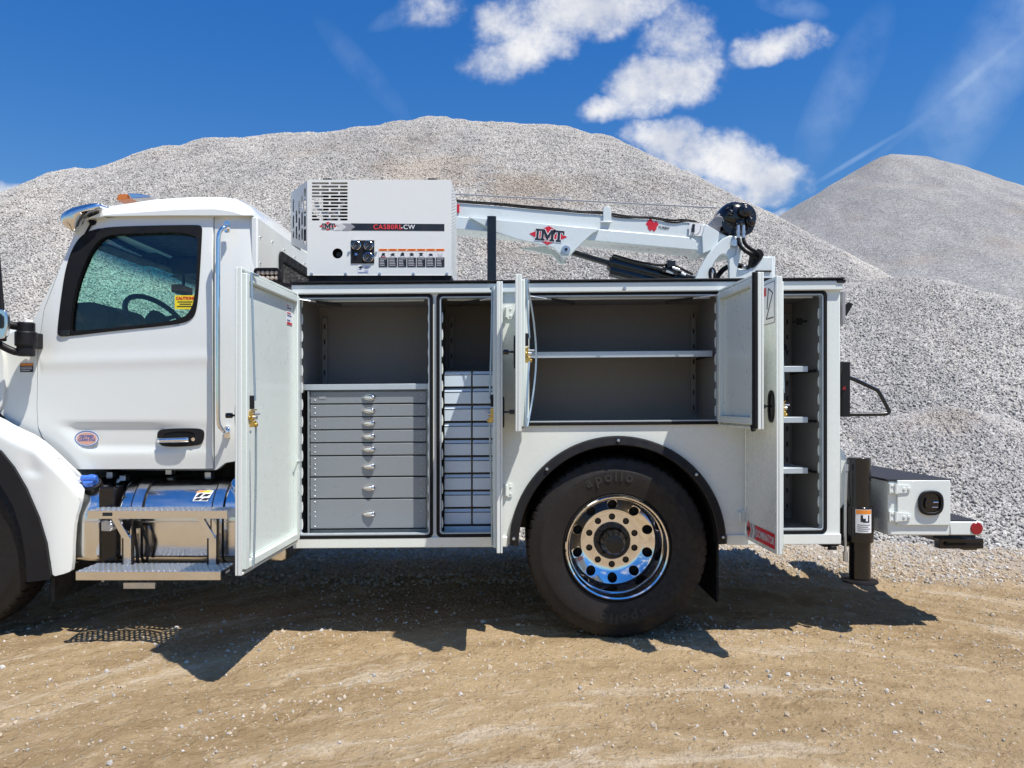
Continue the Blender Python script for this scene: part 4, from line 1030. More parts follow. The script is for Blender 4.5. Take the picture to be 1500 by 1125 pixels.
# mirror
mb = MB().box(XZ(26, 0, .03)[0], XZ(50, 0, .03)[0], -.01, .08, XZ(0, 521, .03)[1], XZ(0, 473, .03)[1])
x, z = XZ(38, 497, .03)
mb = MB(); mb.cyl((x+.0, .03, z-.10), (x+.0, .03, z+.10), .048, .048, 20); mb.cyl((x, .03, z-.042), (x, .03, z+.045), .058, n=20); mb.box(x, XZ(57, 0, .1)[0], .03, .16, XZ(0, 510, .06)[1], XZ(0, 487, .06)[1])
mir = obj('mirror', mb, black, T, .008)
mb = MB().tube([(x, .02, z+.075), (x-.06, .0, z+.075), (x-.16, -.06, z+.11), (x-.24, -.08, z+.13)], .024, 12, 2); mb.tube([(x, .02, z-.075), (x-.05, .0, z-.08), (x-.15, -.05, z-.01), (x-.26, -.08, z+.03)], .022, 12, 2); obj('mirror_arm', mb, black, mir)
Ym = -.10
mb = MB().panel([poly([(-30, 330), (-3, 360), (1, 410), (5, 455), (8, 500), (-30, 500)], Ym)], Ym, .02); obj('mirror_head', mb, black, mir, .02, 3)
mb = MB().panel([poly(chaikin([(-16, 452), (7, 453), (12, 460), (12.5, 480), (9, 494), (2, 497), (-16, 494)], 1), Ym-.03)], Ym-.04, .03); obj('mirror_chrome_cover', mb, polished, mir, .012, 3)
mb = MB().panel([poly(chaikin([(-16, 458), (3, 459), (4, 478), (0, 482), (-16, 478)], 1), Ym-.05)], Ym-.047, .006); obj('mirror_glass', mb, blackg, mir)

# ---- tanks and steps ---------------------------------------------
TY, TZ0, TZ1, TR = .07, .425, .672, .245
def tprof(o=0.):    # flat-fronted tank section with a full-radius shoulder
    P_ = [(.56, TZ0-o), (TY+.05, TZ0-o)]+[(TY+.05-(.05+o)*math.sin(t), TZ0+.05-(.05+o)*math.cos(t)) for t in [math.pi/2*i/5 for i in range(1, 6)]]
    P_ += [(TY+TR-(TR+o)*math.cos(t), TZ1+(TR+o)*math.sin(t)) for t in [math.pi/2*i/14 for i in range(0, 15)]]+[(.56, TZ1+TR+o)]
    return P_
Yt, Rt, tz = TY+TR, TR, TZ1
def tank(name, px0, px1, par):
    x0, x1 = (px0-750)*(CD+TY)/F, (px1-750)*(CD+TY)/F; mb = MB(); rows = []
    for x, o in ((x0, -.05), (x0+.004, -.025), (x0+.015, -.008), (x0+.035, 0), (x1-.035, 0), (x1-.015, -.008), (x1-.004, -.025), (x1, -.05)): rows.append([mb.v(x, y, z) for y, z in tprof(o)])
    for p_, q_ in zip(rows, rows[1:]):
        for i in range(len(p_)): mb.face([p_[i], q_[i], q_[(i+1) % len(p_)], p_[(i+1) % len(p_)]])
    mb.face(rows[0]); mb.face(rows[-1])
    return obj(name, mb, polished, par)
tk = tank('fuel_tank', 168, 420, T); tb = tank('fluid_tank', 95, 148, T)
def band(name, xa, xb, o0, o1, m, par):
    mb = MB(); A_, B_ = tprof(o0), tprof(o1)
    for P_, Q_ in zip(list(zip(A_, B_)), list(zip(A_, B_))[1:]):
        (a0, b0), (a1, b1) = P_, Q_
        for q in ((b0, b1),): mb.face([mb.v(xa, *b0), mb.v(xb, *b0), mb.v(xb, *b1), mb.v(xa, *b1)])
        for x in (xa, xb): mb.face([mb.v(x, *a0), mb.v(x, *b0), mb.v(x, *b1), mb.v(x, *a1)])
    bmesh.ops.remove_doubles(mb.bm, verts=mb.bm.verts, dist=1e-5)
    return obj(name, mb, m, par)
for px in (199, 318):
    x = (px-750)*4.47/F
    band('tank_strap', x-.030, x+.030, .001, .006, polished, tk)
    band('strap_rubber', x-.038, x-.031, .0005, .005, rubber, tk); band('strap_rubber', x+.031, x+.040, .0005, .005, rubber, tk)
for a_, b_, p_ in ((172, 420, tk), (98, 147, tb)):
    mb = MB().box((a_-750)*4.47/F, (b_-750)*4.47/F, TY-.003, TY+.004, TZ1-.004, TZ1+.004); obj('tank_seam', mb, polished, p_, .002)
# black gap plate between the tanks
mb = MB().box((146-750)*4.5/F, (169-750)*4.5/F, Yt-Rt+.02, Yt+.3, tz-.24, tz+.2); obj('tank_bracket', mb, blackg, chs, .004)
mb = MB().box((147-750)*4.44/F, (168-750)*4.44/F, .05, .09, XZ(0, 838, .16)[1], XZ(0, 760, .16)[1]); obj('tank_bracket', mb, blackg, chs, .003)
# blue filler cap
def nrm(a): return Vector((0, -math.cos(a), math.sin(a)))
dn = nrm(math.radians(52)); xc = (131-750)*4.52/F; cc = Vector((xc, Yt, tz))+dn*(Rt-.01)
mb = MB().cyl(cc, cc+dn*.05, .058, .056, 28); fn = obj('filler_neck', mb, black, tb, .006)
mb = MB().cyl(cc+dn*.05, cc+dn*.085, .044, .040, 24); mb.cyl(cc+dn*.086-Vector((.045, 0, 0)), cc+dn*.086+Vector((.045, 0, 0)), .020, n=12); obj('blue_cap', mb, bluecap, fn, .004)
mb = MB().tube([Vector((xc-.03, 0, 0))+Vector((0, cc.y-.06, cc.z+.06)), Vector((xc-.10, cc.y-.06, cc.z+.05)), Vector((xc-.11, cc.y-.06, cc.z+.0)), Vector((xc-.06, cc.y-.06, cc.z-.02))], .0016, 6, 2); obj('cap_tether', mb, bluecap, fn)
xc = (352-750)*4.5/F; dn = nrm(math.radians(45)); cc = Vector((xc, Yt, tz))+dn*(Rt-.01)
mb = MB().cyl(cc, cc+dn*.06, .06, .058, 28); mb.cyl(cc+dn*.061, cc+dn*.1, .05, .046, 20); obj('fuel_cap', mb, chrome, tk, .004)
# fuel warning label on the tank, follows the curve
def curved(name, px0, px1, a0, a1, m, par, rr_=.0015):
    D_ = 4.52; x0, x1 = (px0-750)*D_/F, (px1-750)*D_/F
    mb = MB().grid(lambda i, j: (x0+(x1-x0)*i+.02*(j), Yt-(Rt+rr_)*math.cos(math.radians(a0+(a1-a0)*j)), tz+(Rt+rr_)*math.sin(math.radians(a0+(a1-a0)*j))), 2, 5); return obj(name, mb, m, par)
lb = curved('tank_label', 284, 306, 29, 46, decw, tk)
curved('label_header', 285, 295, 42.5, 45.5, orange, lb, .003); curved('label_header', 295.5, 305, 42.5, 45.5, yellow, lb, .003)
curved('label_figure', 287, 293, 35, 41, navy, lb, .003); curved('label_block', 285, 293, 30, 33.5, navy, lb, .003); curved('label_block', 295.5, 304.5, 30, 33.5, navy, lb, .003); curved('label_block', 296, 304, 36, 40, navy, lb, .003)
# steps
def stepb(name, px0, px1, py0, py1, Y0, Y1, side_w):
    x0, z1 = XZ(px0, py0, Y0); x1, z0 = XZ(px1, py1, Y0)
    mb = MB().box(x0, x1, Y0, Y0+.004, z0, z1); mb.box(x0, x0+.004, Y0+.0045, Y1, z0, z1); mb.box(x1-.004, x1, Y0+.0045, Y1, z0, z1); mb.box(x0+.005, x1-.005, Y1-.004, Y1, z0, z1)
    s_ = obj(name, mb, polished, T, .0015)
    # perforated tread with raised crocodile holes
    lo_ = []; nx = int((x1-x0)/.031); ny = int((Y1-Y0)/.030)
    MT = Matrix(((1, 0, 0, 0), (0, 0, 1, 0), (0, -1, 0, 0), (0, 0, 0, 1)))
    for i in range(nx):
        for j in range(ny):
            cx = x0+.018+i*(x1-x0-.03)/(nx-1)+(.0 if j % 2 == 0 else .0); cy = Y0+.020+j*(Y1-Y0-.036)/(ny-1)
            if j % 2 and i == nx-1: continue
            lo_.append((cx+(.0155 if j % 2 else 0), cy))
    mb = MB(Matrix(((1, 0, 0, 0), (0, 0, 1, 0), (0, -1, 0, z1-.001), (0, 0, 0, 1))))
    mb.panel([[(x0+.004, Y0+.0045), (x1-.004, Y0+.0045), (x1-.004, Y1-.0045), (x0+.004, Y1-.0045)]]+[circ(cx, cy, .009, 8) for cx, cy in lo_], 0, .003)
    obj('step_tread', mb, stepm, s_)
    mb = MB()
    for cx, cy in lo_: mb.lathe([(.009, -.001), (.0095, .004), (.0115, .004), (.0125, -.001)], (cx, cy, z1), 8, axis='z')
    t_ = obj('tread_studs', mb, stepm, s_); t_['kind'] = 'stuff'
    return s_, (x0, x1, z0, z1)
s1, b1 = stepb('upper_step', 127.6, 333, 747.7, 760, -.07, .055, 0)
s2, b2 = stepb('lower_step', 110.8, 322.7, 837, 850, -.20, .01, 0)
for px in (187.5, 312):
    x = (px-750)*4.38/F; z1 = b1[2]-.001; z0 = b2[3]-.01
    mb = MB().box(x-.022, x+.022, -.03, -.022, z0, z1-.10); mb.hexa([(x-.085, -.045, z1), (x-.045, -.045, z1), (x+.022, -.045, z1-.115), (x-.022, -.045, z1-.115), (x-.085, -.02, z1), (x-.045, -.02, z1), (x+.022, -.02, z1-.115), (x-.022, -.02, z1-.115)])
    obj('step_hanger', mb, polished, T, .002)
    mb = MB().box(x+.024, x+.036, -.03, -.015, z0, z1); mb.box(x-.032, x-.024, -.028, -.018, z0, z1-.12); obj('hanger_rubber', mb, blackg, T, .001, split=True)
st_ = stk('step_badge', [(150, 751), (164, 751), (164, 756), (150, 756)], navy, s1, -.0725)
mb = MB().box(b2[1]+.001, b2[1]+.003, -.17, -.02, b2[2]+.01, b2[3]-.01); lb2 = obj('end_label', mb, navy, s2)
mb = MB().box(b2[1]+.003, b2[1]+.004, -.13, -.07, b2[2]+.02, b2[3]-.015); obj('end_print', mb, lgrey, lb2)
# small box, hoses behind steps
x, z = XZ(158, 770, .02); mb = MB().box(x-.03, x+.03, .0, .08, z-.03, z+.03); mb.cyl((x+.03, .02, z), (x+.03, -.02, z), .02, n=14); obj('step_lamp', mb, steel, T, .006)
PP = lambda px, py, Y: (XZ(px, py, Y)[0], Y, XZ(px, py, Y)[1])
a_ = PP(178, 761, .03); b_ = PP(207, 773, .03)
mb = MB().box(a_[0], b_[0], .0, .05, b_[2], a_[2]); mb.cyl(PP(186, 771, .02), PP(186, 778, .02), .016, n=12); obj('drain_valve', mb, black, T, .004)
mb = MB().tube([PP(197, 772, .02), PP(198, 790, .02), PP(201, 805, .03), PP(201.5, 826, .04)], .0095, 8, 2); mb.tube([PP(208, 771, .03), PP(212, 784, .03), PP(217, 798, .03), PP(217, 812, .04), PP(214, 826, .05)], .0085, 8, 2); obj('drain_hose', mb, black, T, split=True)
mb = MB().cyl(PP(194, 771, .0), PP(194, 776, .0), .009, n=10); obj('hose_clamp', mb, steel, T)
mb = MB(); x, z = XZ(185, 858, .3); mb.box(x-.02, x+.18, .3, .32, z-.02, z+.02); mb.cyl((x-.2, .4, z), (x-.2, .4, z+.2), .012); obj('lower_bracket', mb, stepm, chs, .002)

# ---- rear: bumper box, receiver, stabiliser -----------------------
YB = .07
xb0, zt_ = XZ(1301, 703, YB); xb1, zb_ = XZ(1391.5, 784.5, YB)
mb = MB().box(xb0, xb1, YB, 1.27, zb_, zt_-.008); bp = obj('bumper_box', mb, white, T, .008, 3)
mb = MB().box(R0+.02, xb0-.002, .36, 2.35, zb_+.06, zt_-.05); obj('bumper_core_sun_block', mb, under, bp, .006)
mb = MB().box(R0+.012, 2.16, .21, .355, .58, .90); obj('bumper_core_sun_block', mb, under, bp, .006)  # unseen block added behind the leg to stop sun reaching the shadow
mb = MB().box(xb0-.012, xb1+.006, YB-.006, 1.28, zt_-.007, zt_+.006); mb.box(R0+.02, xb0-.013, .30, 2.35, zt_-.007, zt_+.006); mb.box(xb0-.012, xb1-.05, 1.281, 2.35, zt_-.03, zt_-.01); obj('non_slip_top', mb, deckm, bp, .003)
xd0, zd1 = XZ(1313, 702.5, YB); xd1, zd0 = XZ(1390.5, 769, YB)
mb = MB().box(xd0, xd1, YB-.014, YB-.001, zd0, zd1-.003); bd = obj('box_door', mb, white, bp, .004)
for py in (716, 757):
    x, z = XZ(1312, py, YB-.02)
    mb = MB().panel([rr(x-.036, x-.004, z-.032, z+.032, .008)], YB-.020, .018); mb.cyl((x, YB-.024, z-.03), (x, YB-.024, z+.03), .009, n=10)
    mb.panel([chaikin([(x+.004, z-.028), (x+.05, z-.024), (x+.088, z-.022), (x+.092, z+.018), (x+.05, z+.022), (x+.004, z+.026)], 1)], YB-.022, .0075)
    for q in (.05, .078): bolt(mb, x+q, YB-.022, z, .010, .005)
    for q in (-.018, .018): bolt(mb, x-.02, YB-.02, z+q, .008, .004)
    obj('box_hinge', mb, white, bp, .002)
x, z = XZ(1363, 736.5, YB-.02)
sq = lambda r: [(x+r*math.copysign(abs(math.cos(t))**.75, math.cos(t)), z+r*math.copysign(abs(math.sin(t))**.75, math.sin(t))) for t in [2*math.pi*i/32 for i in range(32)]]
mb = MB().panel([sq(.074), sq(.055)], YB-.034, .02); lh = obj('paddle_latch', mb, black, bd, .006, 3)
mb = MB().panel([sq(.056)], YB-.020, .004); mb.panel([chaikin([(x-.04, z-.03), (x+.0, z-.04), (x+.042, z-.03), (x+.04, z+.005), (x-.01, z+.01), (x-.02, z+.035), (x-.036, z+.02)], 2)], YB-.034, .013); obj('paddle', mb, blackg, lh, .004)
mb = MB().cyl((x-.0, YB-.037, z-.024), (x+.035, YB-.037, z-.024), .0025, n=6); mb.cyl((x+.005, YB-.037, z+.006), (x+.035, YB-.037, z+.006), .005, n=8); obj('latch_trim', mb, chrome, lh)
# step extension of the bumper
xe1, ze1 = XZ(1441, 763, YB)
mb = MB().box(xb1+.001, xe1, YB, 1.9, zb_+.002, ze1-.006); be = obj('bumper_step', mb, white, T, .006)
mb = MB().box(xb1+.001, xe1-.03, YB+.02, 1.9, ze1-.005, ze1+.002); obj('non_slip_top', mb, deckm, be)
x, z = XZ(1430.5, 774, YB); mb = MB().lathe([(0, -.006), (.033, -.006), (.0375, -.002), (.0375, 0)], (x, YB, z), 32); obj('red_reflector', mb, redlens, be)
# black hitch parts below
P = lambda px, py, Y: (XZ(px, py, Y)[0], Y, XZ(px, py, Y)[1])
x0, z1 = XZ(1376, 789, .2); x1, z0 = XZ(1441, 804, .2)
mb = MB().box(x0, x1, .2, .26, z0, z1); mb.box(XZ(1337, 0, .5)[0], x1-.01, .261, .9, z1-.02, zb_-.002); mb.box(x1-.09, x1, .261, 1.5, z0-.02, z1); ht = obj('hitch_frame', mb, blackg, T, .004)
mb = MB().box(x0+.04, x1-.02, .195, .199, z0+.022, z0+.036); mb.lathe([(0, -.01), (.012, -.008), (.012, 0)], (x0+.04, .198, z0+.032), 12); obj('hitch_slot', mb, rubber, ht)
# stabiliser leg, stowed clear of the ground
YJ = .14; xj = XZ(1259, 0, YJ)[0]
zj = lambda py: XZ(0, py, YJ)[1]
mb = MB().cyl((xj-.002, YJ, zj(742)), (xj-.002, YJ, zj(670)), .066, n=40); jk = obj('stabiliser_leg', mb, blackg, T, .003)
mb = MB().cyl((xj, YJ, zj(793)), (xj, YJ, zj(741)), .079, n=40); mb.box(xj-.10, xj-.03, YJ, YJ+.09, zj(800), zj(742)); obj('leg_collar', mb, blackg, jk, .004)
mb = MB().cyl((xj+.002, YJ, zj(846)), (xj+.002, YJ, zj(770)), .061, n=40); obj('leg_tube', mb, blackg, jk)
mb = MB().lathe([(0, 0), (.102, 0), (.104, .004), (.102, .012), (.05, .02), (.045, .045), (0, .045)], (xj+.002, YJ, zj(852)), 48, axis='z'); obj('foot_pad', mb, black, jk)
for py in (686, 704, 723, 815):
    mb = MB().lathe([(.0615 if py > 800 else .0665, -.001), (.0615+.0012 if py > 800 else .0675, 0), (.0615 if py > 800 else .0665, .001)], (xj-.0, YJ, zj(py)), 40, axis='z'); obj('leg_mark', mb, steel, jk) if False else None
ly = YJ-.0795
def legq(px0, px1, py0, py1, m, name, par, off):
    x0, x1 = XZ(px0, 0, YJ-.06)[0], XZ(px1, 0, YJ-.06)[0]; R_ = .0795+off
    mb = MB().grid(lambda i, j: (x0+(x1-x0)*i, YJ-math.sqrt(max(1e-6, R_*R_-(x0+(x1-x0)*i-xj)**2)), XZ(0, py0+(py1-py0)*j, YJ-.06)[1]), 6, 1); return obj(name, mb, m, par)
wl = legq(1253, 1275, 746, 780, decw, 'warning_label', jk, .0008)
legq(1253.5, 1274.5, 746.6, 752.5, orange, 'label_header', wl, .0015)
for i, (a, b, c, d) in enumerate(((1259, 1262, 754, 764), (1262, 1266, 759, 765), (1266, 1271, 763, 765), (1269.5, 1271.5, 754, 765))): legq(a, b, c, d, navy, 'label_figure', wl, .0015)
for i in range(4): legq(1255, 1273-3*(i % 2), 768+2.9*i, 768.9+2.9*i, navy, 'label_line', wl, .0015)
mb = MB().tube([P(1254, 749.5, YJ-.0)]*2, .001, 4, 0) if False else None
# hydraulic line beside the leg
mb = MB().tube([P(1240, 692, .1), P(1238.5, 720, .1), P(1238, 800, .1), P(1239, 818, .1)], .008, 8, 1); mb.cyl(P(1238, 808, .1), P(1238.5, 822, .1), .014, n=10); mb.cyl(P(1240, 680, .1), P(1239.8, 690, .1), .012, n=10); obj('hydraulic_pipe', mb, steel, jk)
mb = MB().panel([poly([(1231.5, 655), (1243, 676), (1243, 730), (1231.5, 745)], .16)], .16, .02); mb.box(XZ(1231, 0, .2)[0], XZ(1248, 0, .2)[0], .2, .26, zj(792), zj(700)); obj('leg_bracket', mb, white, T, .004)
mb = MB().box(XZ(1228, 0, .1)[0], XZ(1244, 0, .1)[0], .18, .22, zj(726), zj(708)); mb.box(XZ(1228, 0, .1)[0], XZ(1250, 0, .1)[0], .18, .24, zj(795), zj(755)); obj('leg_clamp', mb, blackg, jk, .003)
mb = MB(); mb.panel([poly([(1196, 796), (1229, 796), (1236, 792), (1228, 800), (1220, 801.5), (1207, 801.5)], .1)], .1, .3); mb.box(XZ(1212, 0, .1)[0], XZ(1224, 0, .1)[0], .08, .1, zj(803), zj(798)); obj('tail_bracket', mb, black, T, .002)
# tail lamp bar and grab handle on the rear wall
x0, z1 = XZ(1231, 530, .05); x1, z0 = XZ(1243.5, 610.5, .05)
mb = MB().box(x0+.002, x1, .03, .13, z0, z1); tl = obj('lamp_housing', mb, black, T, .004)
x, z = XZ(1236.5, 569.5, .03); mb = MB().lathe([(0, -.008), (.007, -.006), (.010, 0)], (x, .03, z), 14); mb.cyl((x, .027, z), (x, .027, z+.014), .005); obj('red_lamp', mb, redlens, tl)
mb = MB().tube([P(1243, 553, .08), P(1252, 556, .08), P(1284, 571, .08), P(1287, 573, .08), P(1301, 599, .08), P(1303, 604, .08), P(1298, 606.5, .08), P(1270, 607, .08), P(1243, 607, .08)], .0115, 12, 2); obj('grab_loop', mb, blackg, T)
mb = MB().box(x0-.002, x0+.018, .02, .1, zsh(1232, 470), zsh(1232, 422)); mb.cyl((x0+.012, .05, zsh(1232, 430)), (x0+.03, .05, zsh(1232, 430)), .008); obj('lamp_bracket', mb, greyd, T, .003)
mb = MB().hexa([P(1232, 452, .05), P(1243, 442, .05), P(1250, 445, .05), P(1240, 463, .05), P(1232, 452, .16), P(1243, 442, .16), P(1250, 445, .16), P(1240, 463, .16)]); mb.hexa([P(1231, 450, .06), P(1238, 450, .06), P(1240, 462, .06), P(1231, 464, .06), P(1231, 450, .15), P(1238, 450, .15), P(1240, 462, .15), P(1231, 464, .15)]); obj('rear_work_lamp', mb, black, T, .003)
# LED work lamp at the body's front corner
YL = .03
x0, z1 = XZ(372, 392.5, YL); x1, z0 = XZ(411, 414, YL)
mb = MB().panel([rr(x0, x1, z0, z1, .022, 4), rr(x0+.012, x1-.012, z0+.012, z1-.012, .01, 3)], YL-.01, .06); mb.panel([rr(x0+.003, x1-.003, z0+.003, z1-.003, .02, 4)], YL+.012, .05)
wlp = obj('work_lamp', mb, black, T, .004)
for j in range(2):
    for i in range(5):
        cx = x0+.025+(x1-x0-.05)*i/4; cz = z0+.027+(z1-z0-.054)*j
        mb = MB().lathe([(0, -.008), (.010, -.007), (.014, 0), (.014, .008)], (cx, YL+.004, cz), 12); obj('led_lens', mb, led, wlp)
mb = MB().box(x1-.01, x1+.06, YL+.02, YL+.05, z0-.02, z0); mb.box((x0+x1)/2-.02, (x0+x1)/2+.02, YL+.03, YL+.06, z0-.04, z0); obj('lamp_bracket', mb, black, wlp, split=True)
# headboard frame between the cab and the compressor (black)
mb = MB().box(L0-.05, L0+.04, .2, .5, ZT-.02, ZT+.012); obj('front_cap', mb, black, T, .003)

# ================================================================== THINGS INSIDE: drawer cabinet, bin rack
a, b, c, d = opl[1]
YD = .085
DC = thing('drawer_cabinet', 'grey cabinet of eight chrome-handled drawers in the front compartment', 'drawer cabinet', (-.85, .3, .63))
def dq(px, py, Y=YD): return BX(px, py, Y)
X0, X1 = (454.5-750)*(CD+YD)/F, (624.2-750)*(CD+YD)/F
zc = lambda py, Y=YD: CZ+(HY-py)*(CD+Y)/F+S*.85
mb = MB(shear=True)
mb.box(X0-.014, X0-.004, YD-.012, .5, zc(781), zc(572)); mb.box(X1+.004, X1+.014, YD-.012, .5, zc(781), zc(572)); mb.box(X0-.014, X1+.014, .49, .5, zc(781), zc(572)); mb.box(X0-.003, X1+.003, YD+.02, .489, zc(572.5)-.004, zc(571)); mb.box(X0-.003, X1+.003, YD+.02, .489, zc(781), zc(776))
obj('cabinet_frame', mb, framem, DC, .002)
dr = [(573.4, 590.6), (592.4, 609.7), (611.2, 628.4), (630.2, 647.4), (649.2, 666.4), (668.2, 697.4), (699.4, 729.4), (731.4, 773.8)]
for i, (t, bo) in enumerate(dr):
    mb = MB(shear=True).box(X0, X1, YD, YD+.012, zc(bo), zc(t)); mb.box(X0+.012, X1-.012, YD+.0125, .47, zc(bo)+.01, zc(t)-.02)
    D_ = obj('drawer', mb, drawm, DC, .0025)
    zm = (zc(t)+zc(bo))/2+.0; xm = (539-750)*(CD+YD)/F
    mb = MB(shear=True); hw = .036
    V_ = []
    def hf(u_, v_):   # cup-pull: rounded nose that bulges out
        x = xm+.006+hw*(u_*2-1); q = (max(0, u_)**.55)*(1-max(0, (u_-.8)/.2)**2*.45)
        t_ = v_*math.pi; return (x, YD-.004-.024*q*math.sin(t_)-.001, zm-.019*math.cos(t_)*(.12+.88*q))
    mb.grid(hf, 12, 8); mb.panel([chaikin([(xm-.034, zm-.004), (xm+.0, zm-.019), (xm+.044, zm-.016), (xm+.044, zm+.016), (xm+.0, zm+.019), (xm-.034, zm+.004)], 2)], YD-.004, .0035)
    obj('drawer_handle', mb, chrome, D_)
    mb = MB(shear=True)
    for x in (X0+.028, X1-.028):
        for z in (zc(t)-.014, zm+.012, zm-.014, zc(bo)+.012) if bo-t > 20 else (zm+.016, zm-.016): mb.lathe([(0, -.003), (.003, -.002), (.0045, 0)], (x, YD, z), 8)
    obj('rivets', mb, steel, D_)['kind'] = 'stuff'
    if i == 0:
        mb = MB(shear=True).box(X0+.052, X0+.094, YD-.002, YD-.0003, zm-.009, zm+.009); obj('maker_plate', mb, greyd, D_)
    mb = MB(shear=True).box(X0-.0035, X0-.0005, YD+.0, YD+.02, zm-.008, zm+.008); obj('slide_tab', mb, steel, D_)
a, b, c, d = opl[2]
YQ = .13
BR = thing('parts_bin_rack', 'rack of small parts bins tinted with sky blue in the narrow compartment', 'bin rack', (-.24, .3, .63))
zc2 = lambda py: CZ+(HY-py)*(CD+YQ)/F+S*.24
XA, XM, XBb = (650.8-750)*(CD+YQ)/F, (692-750)*(CD+YQ)/F, (733-750)*(CD+YQ)/F
mb = MB(shear=True)
for x in (XA-.004, XM-.0035, XBb): mb.box(x-.003, x+.003, YQ+.004, .5, zc2(780), zc2(542))
for i in range(10): mb.box(XA-.006, XBb+.003, YQ+.006, .5, zc2(542.5+25.2*i)-.0015, zc2(542.5+25.2*i)+.0015)
mb.box(XA-.006, XBb+.003, .49, .5, zc2(780), zc2(542)); obj('rack_divider', mb, blackg, BR, split=True)
mb = MB(shear=True).box(XA, XBb, YQ-.0, YQ+.02, zc2(780), zc2(771)); obj('rack_base', mb, binm, BR, .002)
first = None
for j in range(2):
    for i in range(9):
        x0, x1 = (XA+.001, XM-.008) if j == 0 else (XM+.002, XBb-.005)
        z1, z0 = zc2(543.8+25.2*i), zc2(566+25.2*i)
        mb = MB(shear=True).box(x0, x1, YQ, YQ+.008, z0, z1-.020); mb.hexa([(x0, YQ+.004, z1-.020), (x1, YQ+.004, z1-.020), (x1, YQ+.012, z1), (x0, YQ+.012, z1), (x0, YQ+.009, z1-.020), (x1, YQ+.009, z1-.020), (x1, YQ+.016, z1), (x0, YQ+.016, z1)])
        mb.box(x0+.001, x1-.001, YQ+.0165, .45, z0, z0+.004)
        B_ = obj('bin', mb, binm, BR, .0015)
        mb = MB(shear=True).box(x0+.002, x1-.002, YQ-.0015, YQ+.0035, z1-.0225, z1-.0185); obj('bin_lip', mb, navy, B_)

# ================================================================== AIR COMPRESSOR
YA = .12
AC = thing('air_compressor', 'white boxy air compressor with gauges sitting on the truck body roof', 'air compressor', ((555-750)*4.5/F, .3, ZT))
def A(P_, Y=YA): return [XZ(px, py, Y) for px, py in P_]
slots = []
for i in range(12):
    py = 268.4+4.83*i
    for x0, x1 in (((456.6, 482), (484, 509.4)) if i % 2 == 0 else ((456.6, 468.4), (470.2, 496), (497.6, 509.4))):
        z = XZ(0, py, YA)[1]; r = .0062
        slots.append(rr(XZ(x0, 0, YA)[0], XZ(x1, 0, YA)[0], z-r, z+r, r*.95, 2))
ex = XZ(494.4, 371.2, YA)
fo_ = A([(450, 403.6), (450, 263.3), (661, 263.3), (661, 403.6)])
mb = MB().panel([fo_]+slots+[circ(ex[0], ex[1], .031, 24)], YA, .004); fp = obj('front_panel', mb, whitebox, AC, smooth=False)
x0, z1 = XZ(450, 263.3, YA); x1, z0 = XZ(661, 403.6, YA)
mb = MB().box(x0, x1, YA+.0045, .56, z1-.006, z1); mb.box(x0+.001, x0+.004, YA+.005, .56, z0, z0+.05); mb.box(x0, x1, .555, .56, z0, z1-.007); mb.box(x0, x1, YA+.005, .555, z0, z0+.004); mb.box(x0, x1, YA-.003, YA-.0005, z0-.0, z0+.002)
mb.box(x0, x0+.05, .50, .555, z0+.005, z1-.007); obj('cover', mb, whitebox, AC, .002)
# black sheets keep the space behind the grille dark; machinery parts follow
mb = MB().box(x0+.26, x0+.27, YA+.01, .5, z0+.01, z1-.01); mb.box(x0+.02, x0+.25, .42, .44, z0+.01, z1-.01); mb.box(ex[0]-.05, ex[0]+.05, YA+.06, YA+.07, ex[1]-.05, ex[1]+.05); obj('dark_liner', mb, rubber, AC)
mb = MB().cyl((x0+.03, .28, z1-.30), (x0+.20, .25, z1-.1), .02); mb.tube([(x0+.03, .2, z1-.12), (x0+.08, .2, z1-.2), (x0+.14, .2, z1-.16), (x0+.2, .22, z1-.26)], .014, 8, 2); mb.box(x0+.05, x0+.2, .25, .4, z0+.3, z0+.36); obj('engine_parts', mb, steel, AC, .003)
mb = MB().cyl((ex[0], YA+.005, ex[1]), (ex[0], YA+.06, ex[1]), .032, .026, 20, cap=False); mb.cyl((ex[0], YA+.03, ex[1]), (ex[0], YA+.04, ex[1]), .014); obj('exhaust_port', mb, rusty, AC)
# slotted side scoop
ps, pe = Vector((x0, YA+.002, 0)), Vector((XZ(426.5, 0, .30)[0], .30, 0)); dv_ = (pe-ps); Ls = dv_.length; dv_.normalize(); nn = Vector((dv_.y, -dv_.x, 0))
MS = Matrix(((dv_.x, -nn.x*-1, 0, ps.x), (dv_.y, -nn.y*-1, 0, ps.y), (0, 0, 1, 0), (0, 0, 0, 1)))
zt1, zt2, zb1, zb2 = z1-.002, XZ(0, 282, .30)[1], XZ(0, 368, YA)[1], XZ(0, 358, .30)[1]
H_ = []
for ci, cxx in enumerate((.075, .115, .155, .200)):
    tt = cxx/Ls; top_ = zt1+(zt2-zt1)*tt-.045; bot = zb1+(zb2-zb1)*tt+.045
    z = bot; k_ = ci % 2
    hh = .082
    z = bot-(.04 if k_ else 0)
    while z+hh < top_:
        H_.append(rr(cxx-.011, cxx+.011, max(z, bot), z+hh, .009, 2)); z += hh+.018
H_ += [rr(.018, .052, zb1+.05, zb1+.14, .004, 1), rr(.018, .052, zb1+.235, zb1+.32, .004, 1), rr(.022, .048, zb1+.155, zb1+.22, .004, 1), rr(.022, .048, zt1-.09, zt1-.04, .004, 1)]
mb = MB(MS).panel([[(0, zb1), (Ls, zb2), (Ls, zt2), (0, zt1)]]+H_, 0, .003); sc_ = obj('side_scoop', mb, whitebox, AC, smooth=False)
